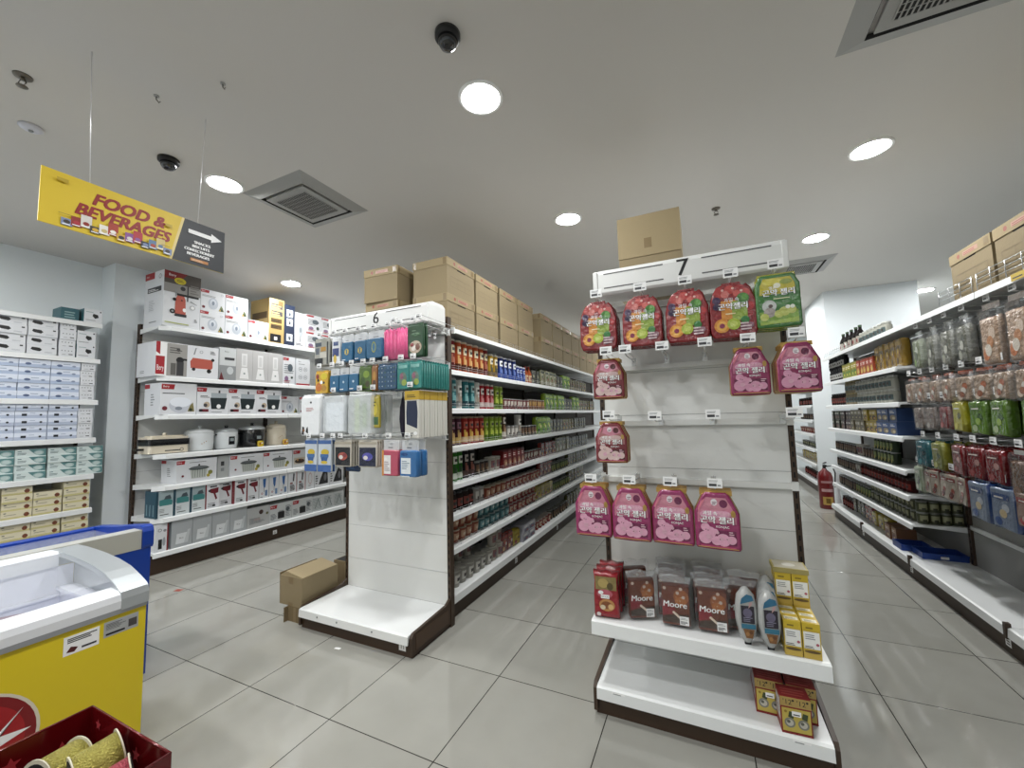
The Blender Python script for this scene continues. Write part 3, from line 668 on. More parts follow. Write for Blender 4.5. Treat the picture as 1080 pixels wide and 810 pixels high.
PROTO['press_box'] = lambda: carton('appliance_box', .235, .2, .254, BOXW, lambda F: F.p([(.25, .15), (.9, .15), (.86, .75), (.6, .9), (.4, .5)], P('26262a')).e(.7, .5, .1, .2, P('7a7a80')).lines(.05, .2, .2, .7, 4, DARKINK))
def silver_art(F):
    F.p([(.2, .12), (.72, .12), (.8, .5), (.25, .5)], P('d9dcde')); F.t('Bery', .38, .28, .07, DARKINK, maxw=.3); F.p([(.6, .12), (.8, .12), (.9, .6), (.78, .6)], P('c4c8ca'))
PROTO['scale_box'] = lambda: carton('appliance_box', .178, .2, .262, BOXS, silver_art)
PROTO['iron_small_box'] = lambda: carton('appliance_box', .1, .2, .258, BOXW, lambda F: F.r(.88, 0, 1, 1, P('8c1f2a')).c(.3, .78, .16, GREY).c(.3, .78, .1, BOXW).c(.7, .75, .13, P('8a8f94')).r(.2, .1, .5, .45, BLACK).e(.66, .35, .12, .16, P('9aa0a6')))
def oven_art(F):
    logo(F, .03, .74, .3, .2); F.r(.36, .15, .66, .52, P('1c1c20')); F.r(.4, .52, .62, .58, GREY); F.lines(.05, .15, .3, .5, 5, P('6f747a')); F.lines(.7, .2, .97, .85, 8, P('7a8086')); F.e(.8, .6, .08, .12, P('565c60'))
PROTO['oven_box'] = lambda: carton('appliance_box', .29, .24, .215, BOXG, oven_art)
PROTO['pan_box'] = lambda: carton('appliance_box', .26, .24, .225, P('b5b6b6'), lambda F: F.c(.62, .72, .1, P('4a2f2a')).c(.9, .6, .06, P('6a6a40')).lines(.1, .2, .8, .5, 6, P('7d8184')).lines(.3, .35, .6, .45, 2, P('b08a80')))
PROTO['stand_box'] = lambda: carton('appliance_box', .17, .24, .205, BOXG, lambda F: F.lines(.05, .1, .95, .9, 9, P('9aa4a4')).p([(.2, .2), (.26, .2), (.55, .8), (.5, .8)], P('6f7a7a')).p([(.8, .2), (.74, .2), (.5, .8), (.55, .8)], P('6f7a7a')))
XA = -4.775
def wallrow(key, desc, ys, z, d, group=None, x=XA, where=''):
    """goods facing +X in a row; ys = centres"""
    for i, y in enumerate(ys):
        o = ordn(i+1)+' ' if len(ys) > 1 else ''
        put(key, (x-d/2, y, z), PI/2, (o+desc+where), 'box', group or None)
put('washer', (XA-.18, 2.257, 2.40), PI/2, 'big pressure-washer box with red machine picture on the top shelf', 'box')
for j in (0, 1):
    for i, y in enumerate((2.545, 2.795)):
        put('blender_box', (XA-.13, y, 2.40+.233*j), PI/2, '%s white steamer box %s the big pressure-washer box, %s of two' % (('first', 'second')[i], 'beside', ('lower', 'upper')[j]), 'box', 'white steamer boxes on the top appliance shelf')
put('blender_box', (XA-.13, 3.05, 2.40), PI/2, 'single-height white steamer box in front of the gold carton', 'box', 'white steamer boxes on the top appliance shelf')
put('gold_carton', (XA-.18, 3.275, 2.40), PI/2, 'gold-brown carton with dark print panels on the top shelf', 'box')
put('navy_box', (XA-.12, 3.452, 2.40), PI/2, 'tall navy blue appliance box with three white picture panels', 'box')
put('fan_box', (XA-.12, 3.61, 2.40), PI/2, 'tall slim white box next to the navy blue box', 'box')
for j in (0, 1):
    for i, y in enumerate((3.815, 4.055)): put('fryer_box_short', (XA-.13, y, 2.40+.236*j), PI/2, '%s fryer box beyond the slim white box, %s of two' % (('first', 'second')[i], ('lower', 'upper')[j]), 'box', 'air fryer boxes on the top appliance shelf')
put('washer_lying', (XA-.18, 2.335, 1.895), PI/2, 'pressure-washer box lying on its side on the second shelf', 'box')
put('heater_box', (XA-.13, 2.715, 1.895), PI/2, 'grey-and-white box with dark red corner beside the lying washer box', 'box')
for i, y in enumerate((2.897, 3.085, 3.273)): put('bottle_box', (XA-.13, y, 1.895), PI/2, '%s grey bottle-blender box on the second appliance shelf' % ordn(i+1), 'box', 'grey bottle-blender boxes')
put('fryer_box', (XA-.12, 3.455, 1.895), PI/2, 'narrow white box after the three grey blender boxes', 'box')
put('kit_box', (XA-.12, 3.66, 1.895), PI/2, 'white box with four round pictures and a red base strip', 'box')
put('steamer_box', (XA-.15, 2.262, 1.515), PI/2, 'white steamer box at the pillar end of the third shelf', 'box')
for i, y in enumerate((2.578, 2.89, 3.202)): put('chopper_box', (XA-.14, y, 1.515), PI/2, '%s food-chopper box with dark green bowl picture' % ordn(i+1), 'box', 'food-chopper boxes on the third shelf')
for i, y in enumerate((3.52, 3.78)): put('blender_box', (XA-.19, y, 1.515), PI/2, '%s smaller white box past the food-chopper boxes' % ordn(i+1), 'box')
put('pot_box', (XA-.14, 2.45, .825), PI/2, 'first cooking-pot box, at the pillar end of its shelf', 'box', 'cooking-pot boxes')
put('side_box', (XA-.17, 2.71, .825), PI/2, 'grey box end turned outward between two cooking-pot boxes', 'box')
for i, y in enumerate((2.96, 3.335)): put('pot_box', (XA-.14, y, .825), PI/2, '%s cooking-pot box, past the turned grey box' % ordn(i+2), 'box', 'cooking-pot boxes')
put('grill_box', (XA-.14, 3.63, .825), PI/2, 'grill box with food picture past the cooking-pot boxes', 'box')
for i, y in enumerate((2.178, 2.32, 2.462)): put('iron_box', (XA-.1, y, .52), PI/2, '%s teal steam-iron box from the pillar, sixth appliance shelf' % ordn(i+1), 'box', 'teal steam-iron boxes')
for i, y in enumerate((2.604, 2.746, 2.888, 3.03)): put('dryer_box', (XA-(.1 if i != 1 else .13), y, .52), PI/2, '%s red-edged hair-dryer box after the teal boxes' % ordn(i+1), 'box', 'red-edged hair-dryer boxes')
for i, y in enumerate((3.165, 3.29, 3.41)): put('mixer_box', (XA-.1, y, .52), PI/2, '%s hand-mixer box with blue mixer picture' % ordn(i+1), 'box', 'hand-mixer boxes')
for i, y in enumerate((3.535, 3.66)): put('trimmer_box', (XA-.1, y, .52), PI/2, '%s slim trimmer box with black print' % ordn(i+1), 'box', 'slim trimmer boxes')
put('shaver_box', (XA-.1, 3.79, .52), PI/2, 'white box with pale pink ring beside the trimmer boxes', 'box')
for i, y in enumerate((3.98, 4.22)): put('press_box', (XA-.1, y, .52), PI/2, '%s box with black appliance picture beside end display 6' % ordn(i+1), 'box')
put('iron_small_box', (XA-.1, 2.17, .205), PI/2, 'narrow white box with red edge at the blue freezer end', 'box')
for i, y in enumerate((2.335, 2.517, 2.70, 2.882)): put('scale_box', (XA-.1, y, .205), PI/2, '%s plain silver-grey box on the lowest appliance shelf' % ordn(i+1), 'box', 'silver-grey boxes on the lowest shelf')
put('pan_box', (XA-.12, 3.105, .205), PI/2, 'grey pan-set box between silver boxes and oven boxes', 'box')
for i, y in enumerate((3.385, 3.68)): put('oven_box', (XA-.12, y, .205), PI/2, '%s oven box with red logo on the lowest shelf' % ordn(i+1), 'box', 'oven boxes')
for i, y in enumerate((3.915, 4.09, 4.265)): put('stand_box', (XA-.12, y, .205), PI/2, '%s pale rack box at the end-display side of the lowest shelf' % ordn(i+1), 'box', 'pale rack boxes')
# cookers standing on the fourth shelf (z 1.13)
CREAM = M('enamel_cream', 'e2d8c4', .25, coat=.5); WHT = M('enamel_white', 'e4e8ea', .2, coat=.5); BLK = M('enamel_black', '131417', .2, coat=.5)
t = thing('electric_griddle', 'cream electric griddle with black band on the fourth appliance shelf', 'griddle', (XA-.16, 2.225, 1.131), PI/2)
def rrect(hw, hd, r, n=4): return [(sx*(hw-r)+r*math.cos(a), sy*(hd-r)+r*math.sin(a)) for sx, sy, a0 in ((1, 1, 0), (-1, 1, PI/2), (-1, -1, PI), (1, -1, 1.5*PI)) for a in [a0+PI/2*i/n for i in range(n+1)]]
g = G(); g.prism(rrect(.17, .11, .03), .006, .085, CREAM, 'z'); g.prism(rrect(.15, .09, .03), 0, .006, BLACK, 'z'); F = Face(g, (-.17, -.11, 0), (1, 0, 0), (0, 0, 1), .34, .085); F.r(.38, .3, .78, .42, BLACK); F.c(.8, .42, .05, BLACK); F.c(.8, .42, .035, CREAM); g.build('base', t)
g = G(); g.prism(rrect(.178, .118, .03), .085, .145, BLK, 'z'); g.build('pan', t)
g = G(); g.prism(rrect(.17, .11, .035), .145, .168, CREAM, 'z'); g.prism(rrect(.14, .08, .035), .168, .18, CREAM, 'z'); g.build('lid', t)
g = G(); g.lathe([(.02, .18), (.014, .19), (.02, .20), (.001, .208)], CREAM, 14); g.build('lid_knob', t)
g = G(); g.box(-.23, -.17, -.02, .02, .04, .06, BLACK); g.build('side_handle', t)
def cooker(nm, label, y, r, h, body, lidm, panel=None, knob=BLK, straight=False):
    t = thing(nm, label, 'rice cooker', (XA-.18, y, 1.131), PI/2)
    g = G(); g.lathe([(r*.86, 0), (r*.95, .012), (r, h*.35), (r, h*.78), (r*.98, h*.8)] if not straight else [(r*.96, 0), (r, .01), (r, h*.8)], body, 28)
    if panel: g.patch(r+.001, -PI/2-.28, -PI/2+.28, h*.2, h*.58, BLK); g.patch(r+.002, -PI/2-.18, -PI/2+.18, h*.36, h*.5, P('9aa3a6'))
    else:
        for k, a in enumerate((-1.9, -1.75, -1.6)): g.patch(r+.001, a, a+.06, h*(.3+.05*k), h*(.34+.05*k), P('b98a5a'), 2)
    g.build('body', t)
    g = G(); g.lathe([(r*1.01, h*.8), (r*1.01, h*.84), (r*.9, h*.92), (r*.5, h*.985), (.001, h)], lidm, 28); g.build('lid', t)
    g = G(); g.lathe([(.02, h*.98), (.016, h+.012), (.022, h+.024), (.001, h+.03)], knob, 14); g.build('lid_knob', t)
    g = G()
    for s in (-1, 1): g.box(s*r-.02, s*r+.02, -.03, .03, h*.66, h*.71, knob)
    g.build('handles', t); return t
cooker('rice_cooker', 'pale white rice cooker beside the cream griddle', 2.552, .126, .235, WHT, WHT, knob=WHT)
cooker('rice_cooker', 'white rice cooker with a black control panel', 2.822, .115, .235, WHT, M('cooker_lid', 'c9cdd0', .15, .3), True)
cooker('rice_cooker', 'black cooker with a silver rim between white appliances', 3.115, .14, .255, BLK, M('cooker_lid'), True)
cooker('electric_kettle', 'plain creamy white canister-shaped kettle after the black cooker', 3.42, .115, .27, CREAM, CREAM, straight=True, knob=CREAM)['category'] = 'kettle'
for y, c, l in ((3.12, 'd8b520', 'small yellow and red packet on the shelf edge under the black cooker'), (3.44, 'd9a83a', 'small yellow packet on the shelf edge under the kettle')):
    g = G(); g.pillow([(x, z+.035) for x, z in rrect(.035, .035, .02)], .03, FOIL(c)); F = Face(g, (-.035, -.015, 0), (1, 0, 0), (0, 0, 1), .07, .07); F.c(.3, .45, .14, RED); F.c(.65, .6, .12, WHITE)
    tag(g.build('snack_packet', loc=(XA-.02, y, 1.131), rotz=PI/2), l, 'packet')

# ------------------------------------------------------------------ glass-container boxes on the wall shelves by the freezers
def dish_art(F): F.p([(.12, .52), (.2, .4), (.42, .32), (.5, .5), (.42, .72), (.16, .76)], BLACK); F.lines(.58, .2, .92, .35, 2, P('b6bcc4')); F.r(.82, .7, .92, .85, DARKINK); F.r(.0, 0, 1, .05, P('cfd4d8'))
def dish_art2(F): F.p([(.45, .5), (.6, .32), (.8, .42), (.75, .62), (.5, .68)], BLACK); F.lines(.1, .15, .7, .25, 1, GREY); F.lines(.1, .75, .6, .85, 1, P('9ab4b4')); F.r(.85, .8, .93, .9, DARKINK)
def icon_art(F): [F.r(.15+.2*i, .6, .22+.2*i, .72, GREY) for i in range(4)]; F.r(.6, .2, .85, .3, DARKINK); F.lines(.2, .2, .45, .3, 1, GREY)
def blue_art(F): F.r(0, 0, 1, .4, P('b9c9e6')); F.e(.28, .42, .1, .16, P('5a6c94')); F.e(.78, .42, .07, .12, P('8a9ab8')); F.lines(.4, .6, .7, .8, 1, P('a3b1cc'))
def dot_art(F): F.r(0, 0, 1, .45, P('bcc8e0')); F.p([(.2, .3), (.36, .3), (.36, .62), (.2, .62)], P('1d2430')); F.c(.8, .45, .045, P('1d2430')); F.lines(.45, .65, .7, .8, 1, P('a3b1cc'))
def teal_box_art(F): F.p([(.42, .98), (1, .98), (1, .08), (.8, .1), (.62, .35)], P('5f8f90')); F.e(.76, .5, .17, .32, P('a9c6c4')); F.e(.76, .5, .12, .22, P('c9dcda')); F.lines(.08, .3, .4, .62, 2, P('7d9496')); F.r(.08, .72, .2, .8, DTEAL)
def cream_art(F): F.r(0, 0, 1, .24, P('d9cf8e')); F.e(.82, .4, .09, .28, P('8c4f34')); F.r(.72, .38, .92, .46, P('5f3020')); F.lines(.1, .5, .6, .7, 1, P('b0a890')); F.r(.08, .76, .16, .86, DARKINK)
WB = M('box_bluewhite', 'dfe6f4', .4); TB = M('box_tealwhite', 'd6e2e0', .4); CB = M('box_cream', 'ded6ba', .45)
PROTO['dish_box'] = lambda: carton('container_box', .178, .26, .078, BOXW, dish_art)
PROTO['round_dish_box'] = lambda: carton('container_box', .128, .2, .128, BOXW, dish_art2, lambda F: F.r(0, 0, 1, 1, DTEAL))
PROTO['icon_box'] = lambda: carton('container_box', .105, .2, .078, BOXW, icon_art)
PROTO['blue_box'] = lambda: carton('container_box', .184, .24, .068, WB, blue_art)
PROTO['blue_end_box'] = lambda: carton('container_box', .098, .24, .068, BOXW, icon_art)
PROTO['dot_box'] = lambda: carton('container_box', .184, .24, .062, WB, dot_art)
PROTO['teal_box'] = lambda: carton('container_box', .178, .24, .064, TB, teal_box_art)
PROTO['cream_box'] = lambda: carton('container_box', .17, .26, .064, CB, cream_art)
XW = -5.22
LAY = ['lowest', 'second', 'third', 'fourth', 'topmost']
def stacks(key, cols, z, hh, d, desc, grp):
    for ci, (y, n) in enumerate(cols):
        for j in range(n):
            put(key, (XW-d/2-random.uniform(0, .004)-(.008 if j % 2 else 0), y+random.uniform(-.002, .002), z+hh*j), PI/2,
                '%s, %s up, %s stack from the pillar' % (desc, ordn(j+1), ordn(len(cols)-ci)), 'box', grp)
stacks('dish_box', [(1.06, 4), (1.245, 4), (1.43, 4)], 2.06, .0785, .26, 'white box with black dish', 'white black-dish boxes')
stacks('icon_box', [(1.585, 4)], 2.06, .0785, .2, 'small white icon box', 'small white icon boxes')
stacks('round_dish_box', [(1.71, 2)], 2.06, .1285, .2, 'square white dish box with teal side', 'square dish boxes')
put('round_dish_box', (XW-.1, 1.745, 2.405), PI/2, 'single square dish box alone on top of the wall shelving', 'box', 'square dish boxes')
g = G(); g.box(-.06, .06, -.09, .09, 0, .115, DTEAL); F = front(g, .12, .18, .115); F.lines(.2, .2, .8, .8, 3, LTEAL)
tag(g.build('container_box', loc=(XW-.13, 1.60, 2.405), rotz=PI/2), 'plain teal box behind the single box atop the wall shelving', 'box')
stacks('blue_box', [(1.02, 5), (1.21, 5), (1.398, 5), (1.587, 5)], 1.668, .0685, .24, 'pale blue dish box on upper blue shelf', 'pale blue dish boxes')
stacks('blue_end_box', [(1.732, 5)], 1.668, .0685, .24, 'narrow white end box on upper blue shelf', 'narrow white end boxes')
stacks('dot_box', [(1.02, 5), (1.21, 5), (1.398, 5), (1.587, 5)], 1.314, .0625, .24, 'dotted blue box on lower blue shelf', 'dotted pale blue boxes')
stacks('blue_end_box', [(1.732, 4)], 1.314, .0685, .24, 'narrow white end box on lower blue shelf', 'narrow white end boxes')
stacks('teal_box', [(1.04, 4), (1.228, 4), (1.41, 4), (1.60, 4), (1.782, 4)], .978, .0645, .24, 'teal and white container box', 'teal container boxes')
stacks('cream_box', [(1.17, 4), (1.35, 4), (1.525, 3), (1.705, 4)], .668, .0645, .26, 'cream bowl box on upper cream shelf', 'cream bowl boxes')
stacks('cream_box', [(1.17, 4), (1.35, 4), (1.525, 4), (1.705, 4)], .36, .0645, .26, 'cream bowl box on lower cream shelf', 'cream bowl boxes')

# ================================================================== hooks and hanging packs
@proto('hook')
def _():
    t = thing('display_hook')
    g = G(); g.box(-.012, .012, -.012, -.002, -.022, .022, PEG)
    g.tube([(0, -.01, 0), (0, -.27, .004), (0, -.30, .012)], .0032, PEG); g.tube([(0, -.01, .028), (0, -.30, .034)], .0022, PEG)
    g.build('wire', t)
    g = G(); g.box(-.03, .03, -.302, -.300, .012, .054, WHITE); F = Face(g, (-.03, -.302, .012), (1, 0, 0), (0, 0, 1), .06, .042); price_tag_art(F)
    g.build('price_tag', t); return t
@proto('long_hook')
def _():
    t = thing('display_hook')
    g = G(); g.box(-.012, .012, -.012, -.002, -.022, .022, PEG); g.tube([(0, -.01, 0), (0, -.36, .004), (0, -.385, .012)], .003, PEG); g.tube([(0, -.01, .028), (0, -.385, .034)], .002, PEG)
    g.build('wire', t)
    g = G(); g.box(-.021, .021, -.387, -.385, .008, .038, WHITE); F = Face(g, (-.021, -.387, .008), (1, 0, 0), (0, 0, 1), .042, .03); price_tag_art(F)
    g.build('price_tag', t); return t
def outline_pouch(w, h, sh=.64, tw=.56):
    p = [(-w/2+.006, 0), (0, -.003), (w/2-.006, 0), (w/2, .01), (w/2, h*sh*.5), (w/2, h*sh), (w*.42, h*(sh+.12)), (tw*w/2+.004, h*.95), (tw*w/2-.01, h), (0, h*.992), (-tw*w/2+.01, h), (-tw*w/2-.004, h*.95), (-w*.42, h*(sh+.12)), (-w/2, h*sh), (-w/2, h*sh*.5), (-w/2, .01)]
    return p
GOLD = M('gold_foil', 'b08d4e', .28, .55, bump=(40, .3))
def konjac(w, h, field, blob, topc, dark):
    t = thing('jelly_pouch'); th = .03
    g = G(); y = g.pillow(outline_pouch(w, h), th, FOIL(field, .6), GOLD, .90, 0, GOLD)
    F = Face(g, (-w/2, y, 0), (1, 0, 0), (0, 0, 1), w, h, .0006)
    F.p([(.08, .46), (.92, .46), (.92, .62), (.82, .76), (.72, .9), (.28, .9), (.18, .76), (.08, .62)], P(topc))
    F.p([(.3, .9), (.7, .9), (.8, .74), (.5, .66), (.22, .74)], P('cf8296')); F.e(.66, .8, .09, .07, P(dark)); F.e(.46, .82, .07, .06, P('d9d2d6')); F.lines(.42, .78, .52, .84, 2, P(dark))
    F.e(.35, .6, .22, .07, P(blob)); F.e(.62, .62, .2, .06, P(blob))
    F.r(.1, .1, .9, .34, P(dark))
    for a, b, r in ((.2, .18, .15), (.34, .28, .13), (.24, .36, .1), (.62, .16, .15), (.8, .17, .1), (.47, .14, .11), (.46, .3, .06)): F.c(min(max(a, .08+r), .92-r), b+.02, r, P(blob))
    for a, b, r in ((.3, .22, .06), (.58, .2, .05), (.74, .19, .05), (.5, .3, .035)): F.c(a, b, r, P('dba3b8'))
    for a, b in ((.25, .34), (.3, .33), (.55, .19), (.7, .2)): F.c(a, b, .012, P('4a2030'))
    for q in (-.012, .012): F.t('곤약 젤리', .5+q, .448, .13, P(dark), 'C', maxw=.86)
    for q in (-.006, 0, .006): F.t('곤약 젤리', .5+q, .455, .125, WHITE, 'C', maxw=.84)
    for q in (-.004, .004): F.t('과일 속', .36+q, .595, .07, WHITE, 'C', maxw=.4)
    F.t('복숭아', .66, .60, .06, P('f2c9d4'), 'C', maxw=.26)
    F.t('KONJAC', .62, .375, .05, WHITE, 'C', maxw=.34); F.lines(.75, .28, .88, .35, 2, P('e6b8c6')); F.e(.86, .64, .05, .06, GOLD); F.p([(.1, .64), (.2, .78), (.26, .88), (.18, .84), (.1, .72)], P('e0788c')); F.r(.06, .035, .94, .05, GOLD)
    F.r(.12, .05, .88, .075, P('c04a6e'))
    g.build('pouch', t)
    g = G(); g.box(-w*.36, w*.36, -.001, .006, h*.93, h*1.02, GOLD); g.box(-w*.16, w*.16, -.002, -.001, h*.955, h*.985, P('e0cf90')); g.build('top_seal', t)
    return t
PROTO['konjac_big'] = lambda: konjac(.185, .255, '9c2a62', 'e2a0bc', 'd07a94', '701a48')
PROTO['konjac'] = lambda: konjac(.16, .215, '94285a', 'd892b0', 'bc6484', '64163c')
PROTO['konjac_red'] = lambda: konjac(.16, .205, '7c1c28', 'd8b8b4', 'b06a6c', '561018')
def fruit_pouch():
    w, h, th = .19, .25, .034; t = thing('jelly_pouch')
    ol = [(-w*.44, 0), (0, -.003), (w*.44, 0), (w*.5, .03), (w*.5, h*.4), (w*.5, h*.66), (w*.44, h*.78), (w*.40, h*.9), (w*.31, h*.98), (w*.2, h*.94), (w*.08, h*1.0), (-w*.08, h*.97), (-w*.2, h*.99), (-w*.33, h*.95), (-w*.4, h*.86), (-w*.46, h*.74), (-w*.5, h*.6), (-w*.5, h*.3), (-w*.5, .03)]
    g = G(); y = g.pillow(ol, th, FOIL('8c1a20', .6), FOIL('6a1016'), .93, 0, FOIL('6a1016'))
    F = Face(g, (-w/2, y, 0), (1, 0, 0), (0, 0, 1), w, h, .0006)
    for a, b, r, c in ((.24, .84, .12, 'b02a2a'), (.45, .88, .11, 'c23a34'), (.66, .87, .12, 'a82226'), (.78, .8, .1, 'c24a44'), (.35, .8, .09, 'd06a62'), (.16, .7, .09, '3b1d4a'), (.15, .58, .08, '2c1640'), (.85, .55, .1, 'b8242a'), (.82, .42, .1, '9c1c24'), (.6, .8, .08, 'c94a40')): F.c(a, b, r, P(c))
    for a, b in ((.3, .88), (.52, .9), (.7, .84)): F.e(a, b, .03, .02, P('e9b8ae'))
    F.r(.25, .32, .56, .68, P('d98a2a')); F.r(.48, .3, .8, .66, P('8fa838')); F.c(.72, .7, .13, P('3f7a2a')); F.c(.76, .72, .07, P('5a9a38'))
    F.c(.25, .22, .17, P('dd8a26')); F.c(.25, .22, .12, P('e9a83a')); F.c(.25, .22, .06, P('8c2a4a')); F.c(.5, .24, .14, P('a8bc34')); F.c(.5, .24, .08, P('c2cf5a')); F.c(.74, .3, .09, P('2f7a34')); F.c(.72, .17, .09, P('6a3a4a')); F.c(.84, .2, .07, P('8a5a6a')); F.lines(.64, .12, .9, .28, 3, P('d9c0c4'))
    for q in (-.012, .012): F.t('곤약젤리', .5+q, .505, .125, P('3a2a1a'), 'C', maxw=.84)
    for q in (-.006, 0, .006): F.t('곤약젤리', .5+q, .51, .12, WHITE, 'C', maxw=.82)
    F.t('과일 속', .48, .65, .075, WHITE, 'C', maxw=.4); F.lines(.34, .42, .66, .47, 1, P('e8d9a0'))
    g.build('pouch', t)
    g = G(); g.box(-w*.2, w*.2, -.001, .004, h*.93, h*1.03, FOIL('8c1a20', .6)); g.build('hang_tab', t)
    return t
PROTO['fruit_pouch'] = fruit_pouch
def melon_pouch():
    w, h, th = .17, .235, .034; t = thing('jelly_pouch')
    g = G(); y = g.pillow(outline_pouch(w, h, .8, .8), th, FOIL('3c7a34', .6), FOIL('a8b23a'), .93, 0, FOIL('a8b23a'))
    F = Face(g, (-w/2, y, 0), (1, 0, 0), (0, 0, 1), w, h, .0006)
    F.p([(.1, .62), (.9, .62), (.88, .8), (.8, .93), (.2, .93), (.12, .8)], P('c2b42e')); F.e(.4, .86, .22, .06, P('d9cf4a')); F.e(.7, .84, .14, .05, P('8a9a2a')); F.e(.5, .78, .08, .05, P('e6e2c8'))
    F.r(.08, .06, .92, .3, P('7fa63a')); F.c(.3, .4, .16, P('b3b8b4')); F.c(.3, .28, .13, P('a39a94')); F.c(.33, .4, .05, P('5a4a44'))
    for a, b, r in ((.62, .28, .12), (.78, .3, .1), (.5, .24, .1), (.18, .2, .1)): F.c(a, b, r, P('b9c25a'))
    for a in (.7, .8): F.c(a, .36, .05, P('e2e6d4'))
    F.p([(.08, .1), (.92, .16), (.92, .08), (.08, .05)], P('9db84a'))
    for q in (-.012, .012): F.t('곤약 젤리', .52+q, .585, .125, P('1f4a22'), 'C', maxw=.82)
    for q in (-.006, 0, .006): F.t('곤약 젤리', .52+q, .59, .12, WHITE, 'C', maxw=.8)
    F.t('멜론', .4, .71, .06, WHITE, 'C', maxw=.3); F.lines(.4, .52, .85, .56, 1, P('dfe6b0'))
    g.build('pouch', t)
    g = G(); g.box(-w*.42, w*.42, -.001, .005, h*.93, h*1.03, FOIL('b0aa3a')); g.build('hang_tab', t)
    return t
PROTO['melon_pouch'] = melon_pouch
def hang(hk, key, x, y0, z, n, step, desc, hooklab, railY, cat='pouch', h=0, group=None, rotz=0, dz=0):
    """n packs hanging one behind the other on a hook"""
    put(hk, (x, railY, z), rotz, hooklab, 'hook', 'price-tagged display hooks')
    for i in range(n):
        l = ('front '+desc) if i == 0 else '%s behind the front, %s' % ('next pack' if i == 1 else ordn(i)+' pack', desc)
        if n == 1: l = desc
        put(key, (x, y0+step*i, z-h+dz), rotz+random.uniform(-.06, .06), l, cat, group)
R7 = 2.358
HROW = {'1': 'under the number 7 header', '2': 'in the second hook row', '3': 'in the third hook row', '4': 'in the lowest hook row'}
fx = [-.468, -.248, -.042, .150]
for i, x in enumerate(fx):
    hang('hook', 'fruit_pouch', x, 2.085, 2.005, 3, .042, 'red fruit jelly pouch, %s hook from the aisle' % ordn(i+1), '%s hook from the aisle under the seven header, holding fruit pouches' % ordn(i+1), R7, 'pouch', .262, 'red fruit jelly pouches')
hang('hook', 'melon_pouch', .325, 2.085, 2.015, 3, .042, 'green and yellow melon jelly pouch under the seven header', 'hook holding the green melon pouches', R7, 'pouch', .245, 'melon jelly pouches')
hang('hook', 'konjac_red', -.43, 2.10, 1.70, 3, .034, 'dark red jelly pouch alone beneath the first fruit pouches', 'second-row hook holding the dark red pouches', R7, 'pouch', .212, 'dark red jelly pouches')
hang('hook', 'konjac', .20, 2.10, 1.70, 2, .034, 'magenta jelly pouch, inner one of the upper pair', 'second-row hook holding the inner magenta pouches', R7, 'pouch', .222, 'upper magenta jelly pouches')
hang('hook', 'konjac', .380, 2.08, 1.705, 5, .032, 'magenta jelly pouch at the outer end of the second row', 'second-row hook holding the outer magenta pouches', R7, 'pouch', .222, 'upper magenta jelly pouches')
hang('hook', 'konjac_red', -.43, 2.10, 1.375, 3, .034, 'dark red jelly pouch alone on the third hook row', 'third-row hook holding the dark red pouches', R7, 'pouch', .212, 'dark red jelly pouches')
for i, x in enumerate((-.535, -.345, -.158, .03)):
    hang('hook', 'konjac_big', x, 2.09-.008*(i % 2), 1.055, 3, .036, 'big magenta jelly pouch, %s in the lowest hook row' % ordn(i+1), '%s lowest-row hook of the seven display, holding magenta pouches' % ordn(i+1), R7, 'pouch', .262, 'big magenta jelly pouches')
for i, x in enumerate((-.335, -.16, .026)):
    put('hook', (x, R7, 1.70), 0, '%s empty tagged hook in the second row of display seven' % ordn(i+1), 'hook', 'price-tagged display hooks')
for i, x in enumerate((-.21, .041, .35)):
    put('hook', (x, R7, 1.365), 0, '%s empty tagged hook in the third row of display seven' % ordn(i+1), 'hook', 'price-tagged display hooks')

# ------------------------------------------------------------------ end display 7 shelf goods
def red_bag():
    w, h, d = .125, .22, .06; g = G(); ol = [(-w/2, 0), (w/2, 0), (w*.5, h*.5), (w*.46, h*.8), (w*.5, h), (w*.25, h*.97), (0, h), (-w*.25, h*.97), (-w*.5, h), (-w*.46, h*.8), (-w*.5, h*.5)]
    y = g.pillow(ol, d, FOIL('9c1422'), FOIL('7a0f1a'), .84); F = Face(g, (-w/2, y, 0), (1, 0, 0), (0, 0, 1), w, h, .0008)
    F.r(.1, .62, .9, .9, P('8c7a42')); F.e(.4, .76, .2, .1, P('b8a05a')); F.e(.66, .7, .12, .08, P('5a4a22')); F.e(.45, .54, .3, .09, P('c25a6a')); F.e(.3, .56, .1, .04, WHITE); F.e(.52, .3, .3, .13, P('c98a4a')); F.e(.5, .3, .2, .08, P('8a4a22')); F.e(.66, .27, .1, .06, P('e2b878')); F.e(.36, .25, .1, .05, P('e0d0b0'))
    F.r(.3, .44, .62, .52, WHITE); F.t('RM 4.90', .33, .46, .035, BLACK, maxw=.26); F.c(.2, .1, .08, P('d9c8c8'))
    return g.build('candy_bag')
PROTO['red_bag'] = red_bag
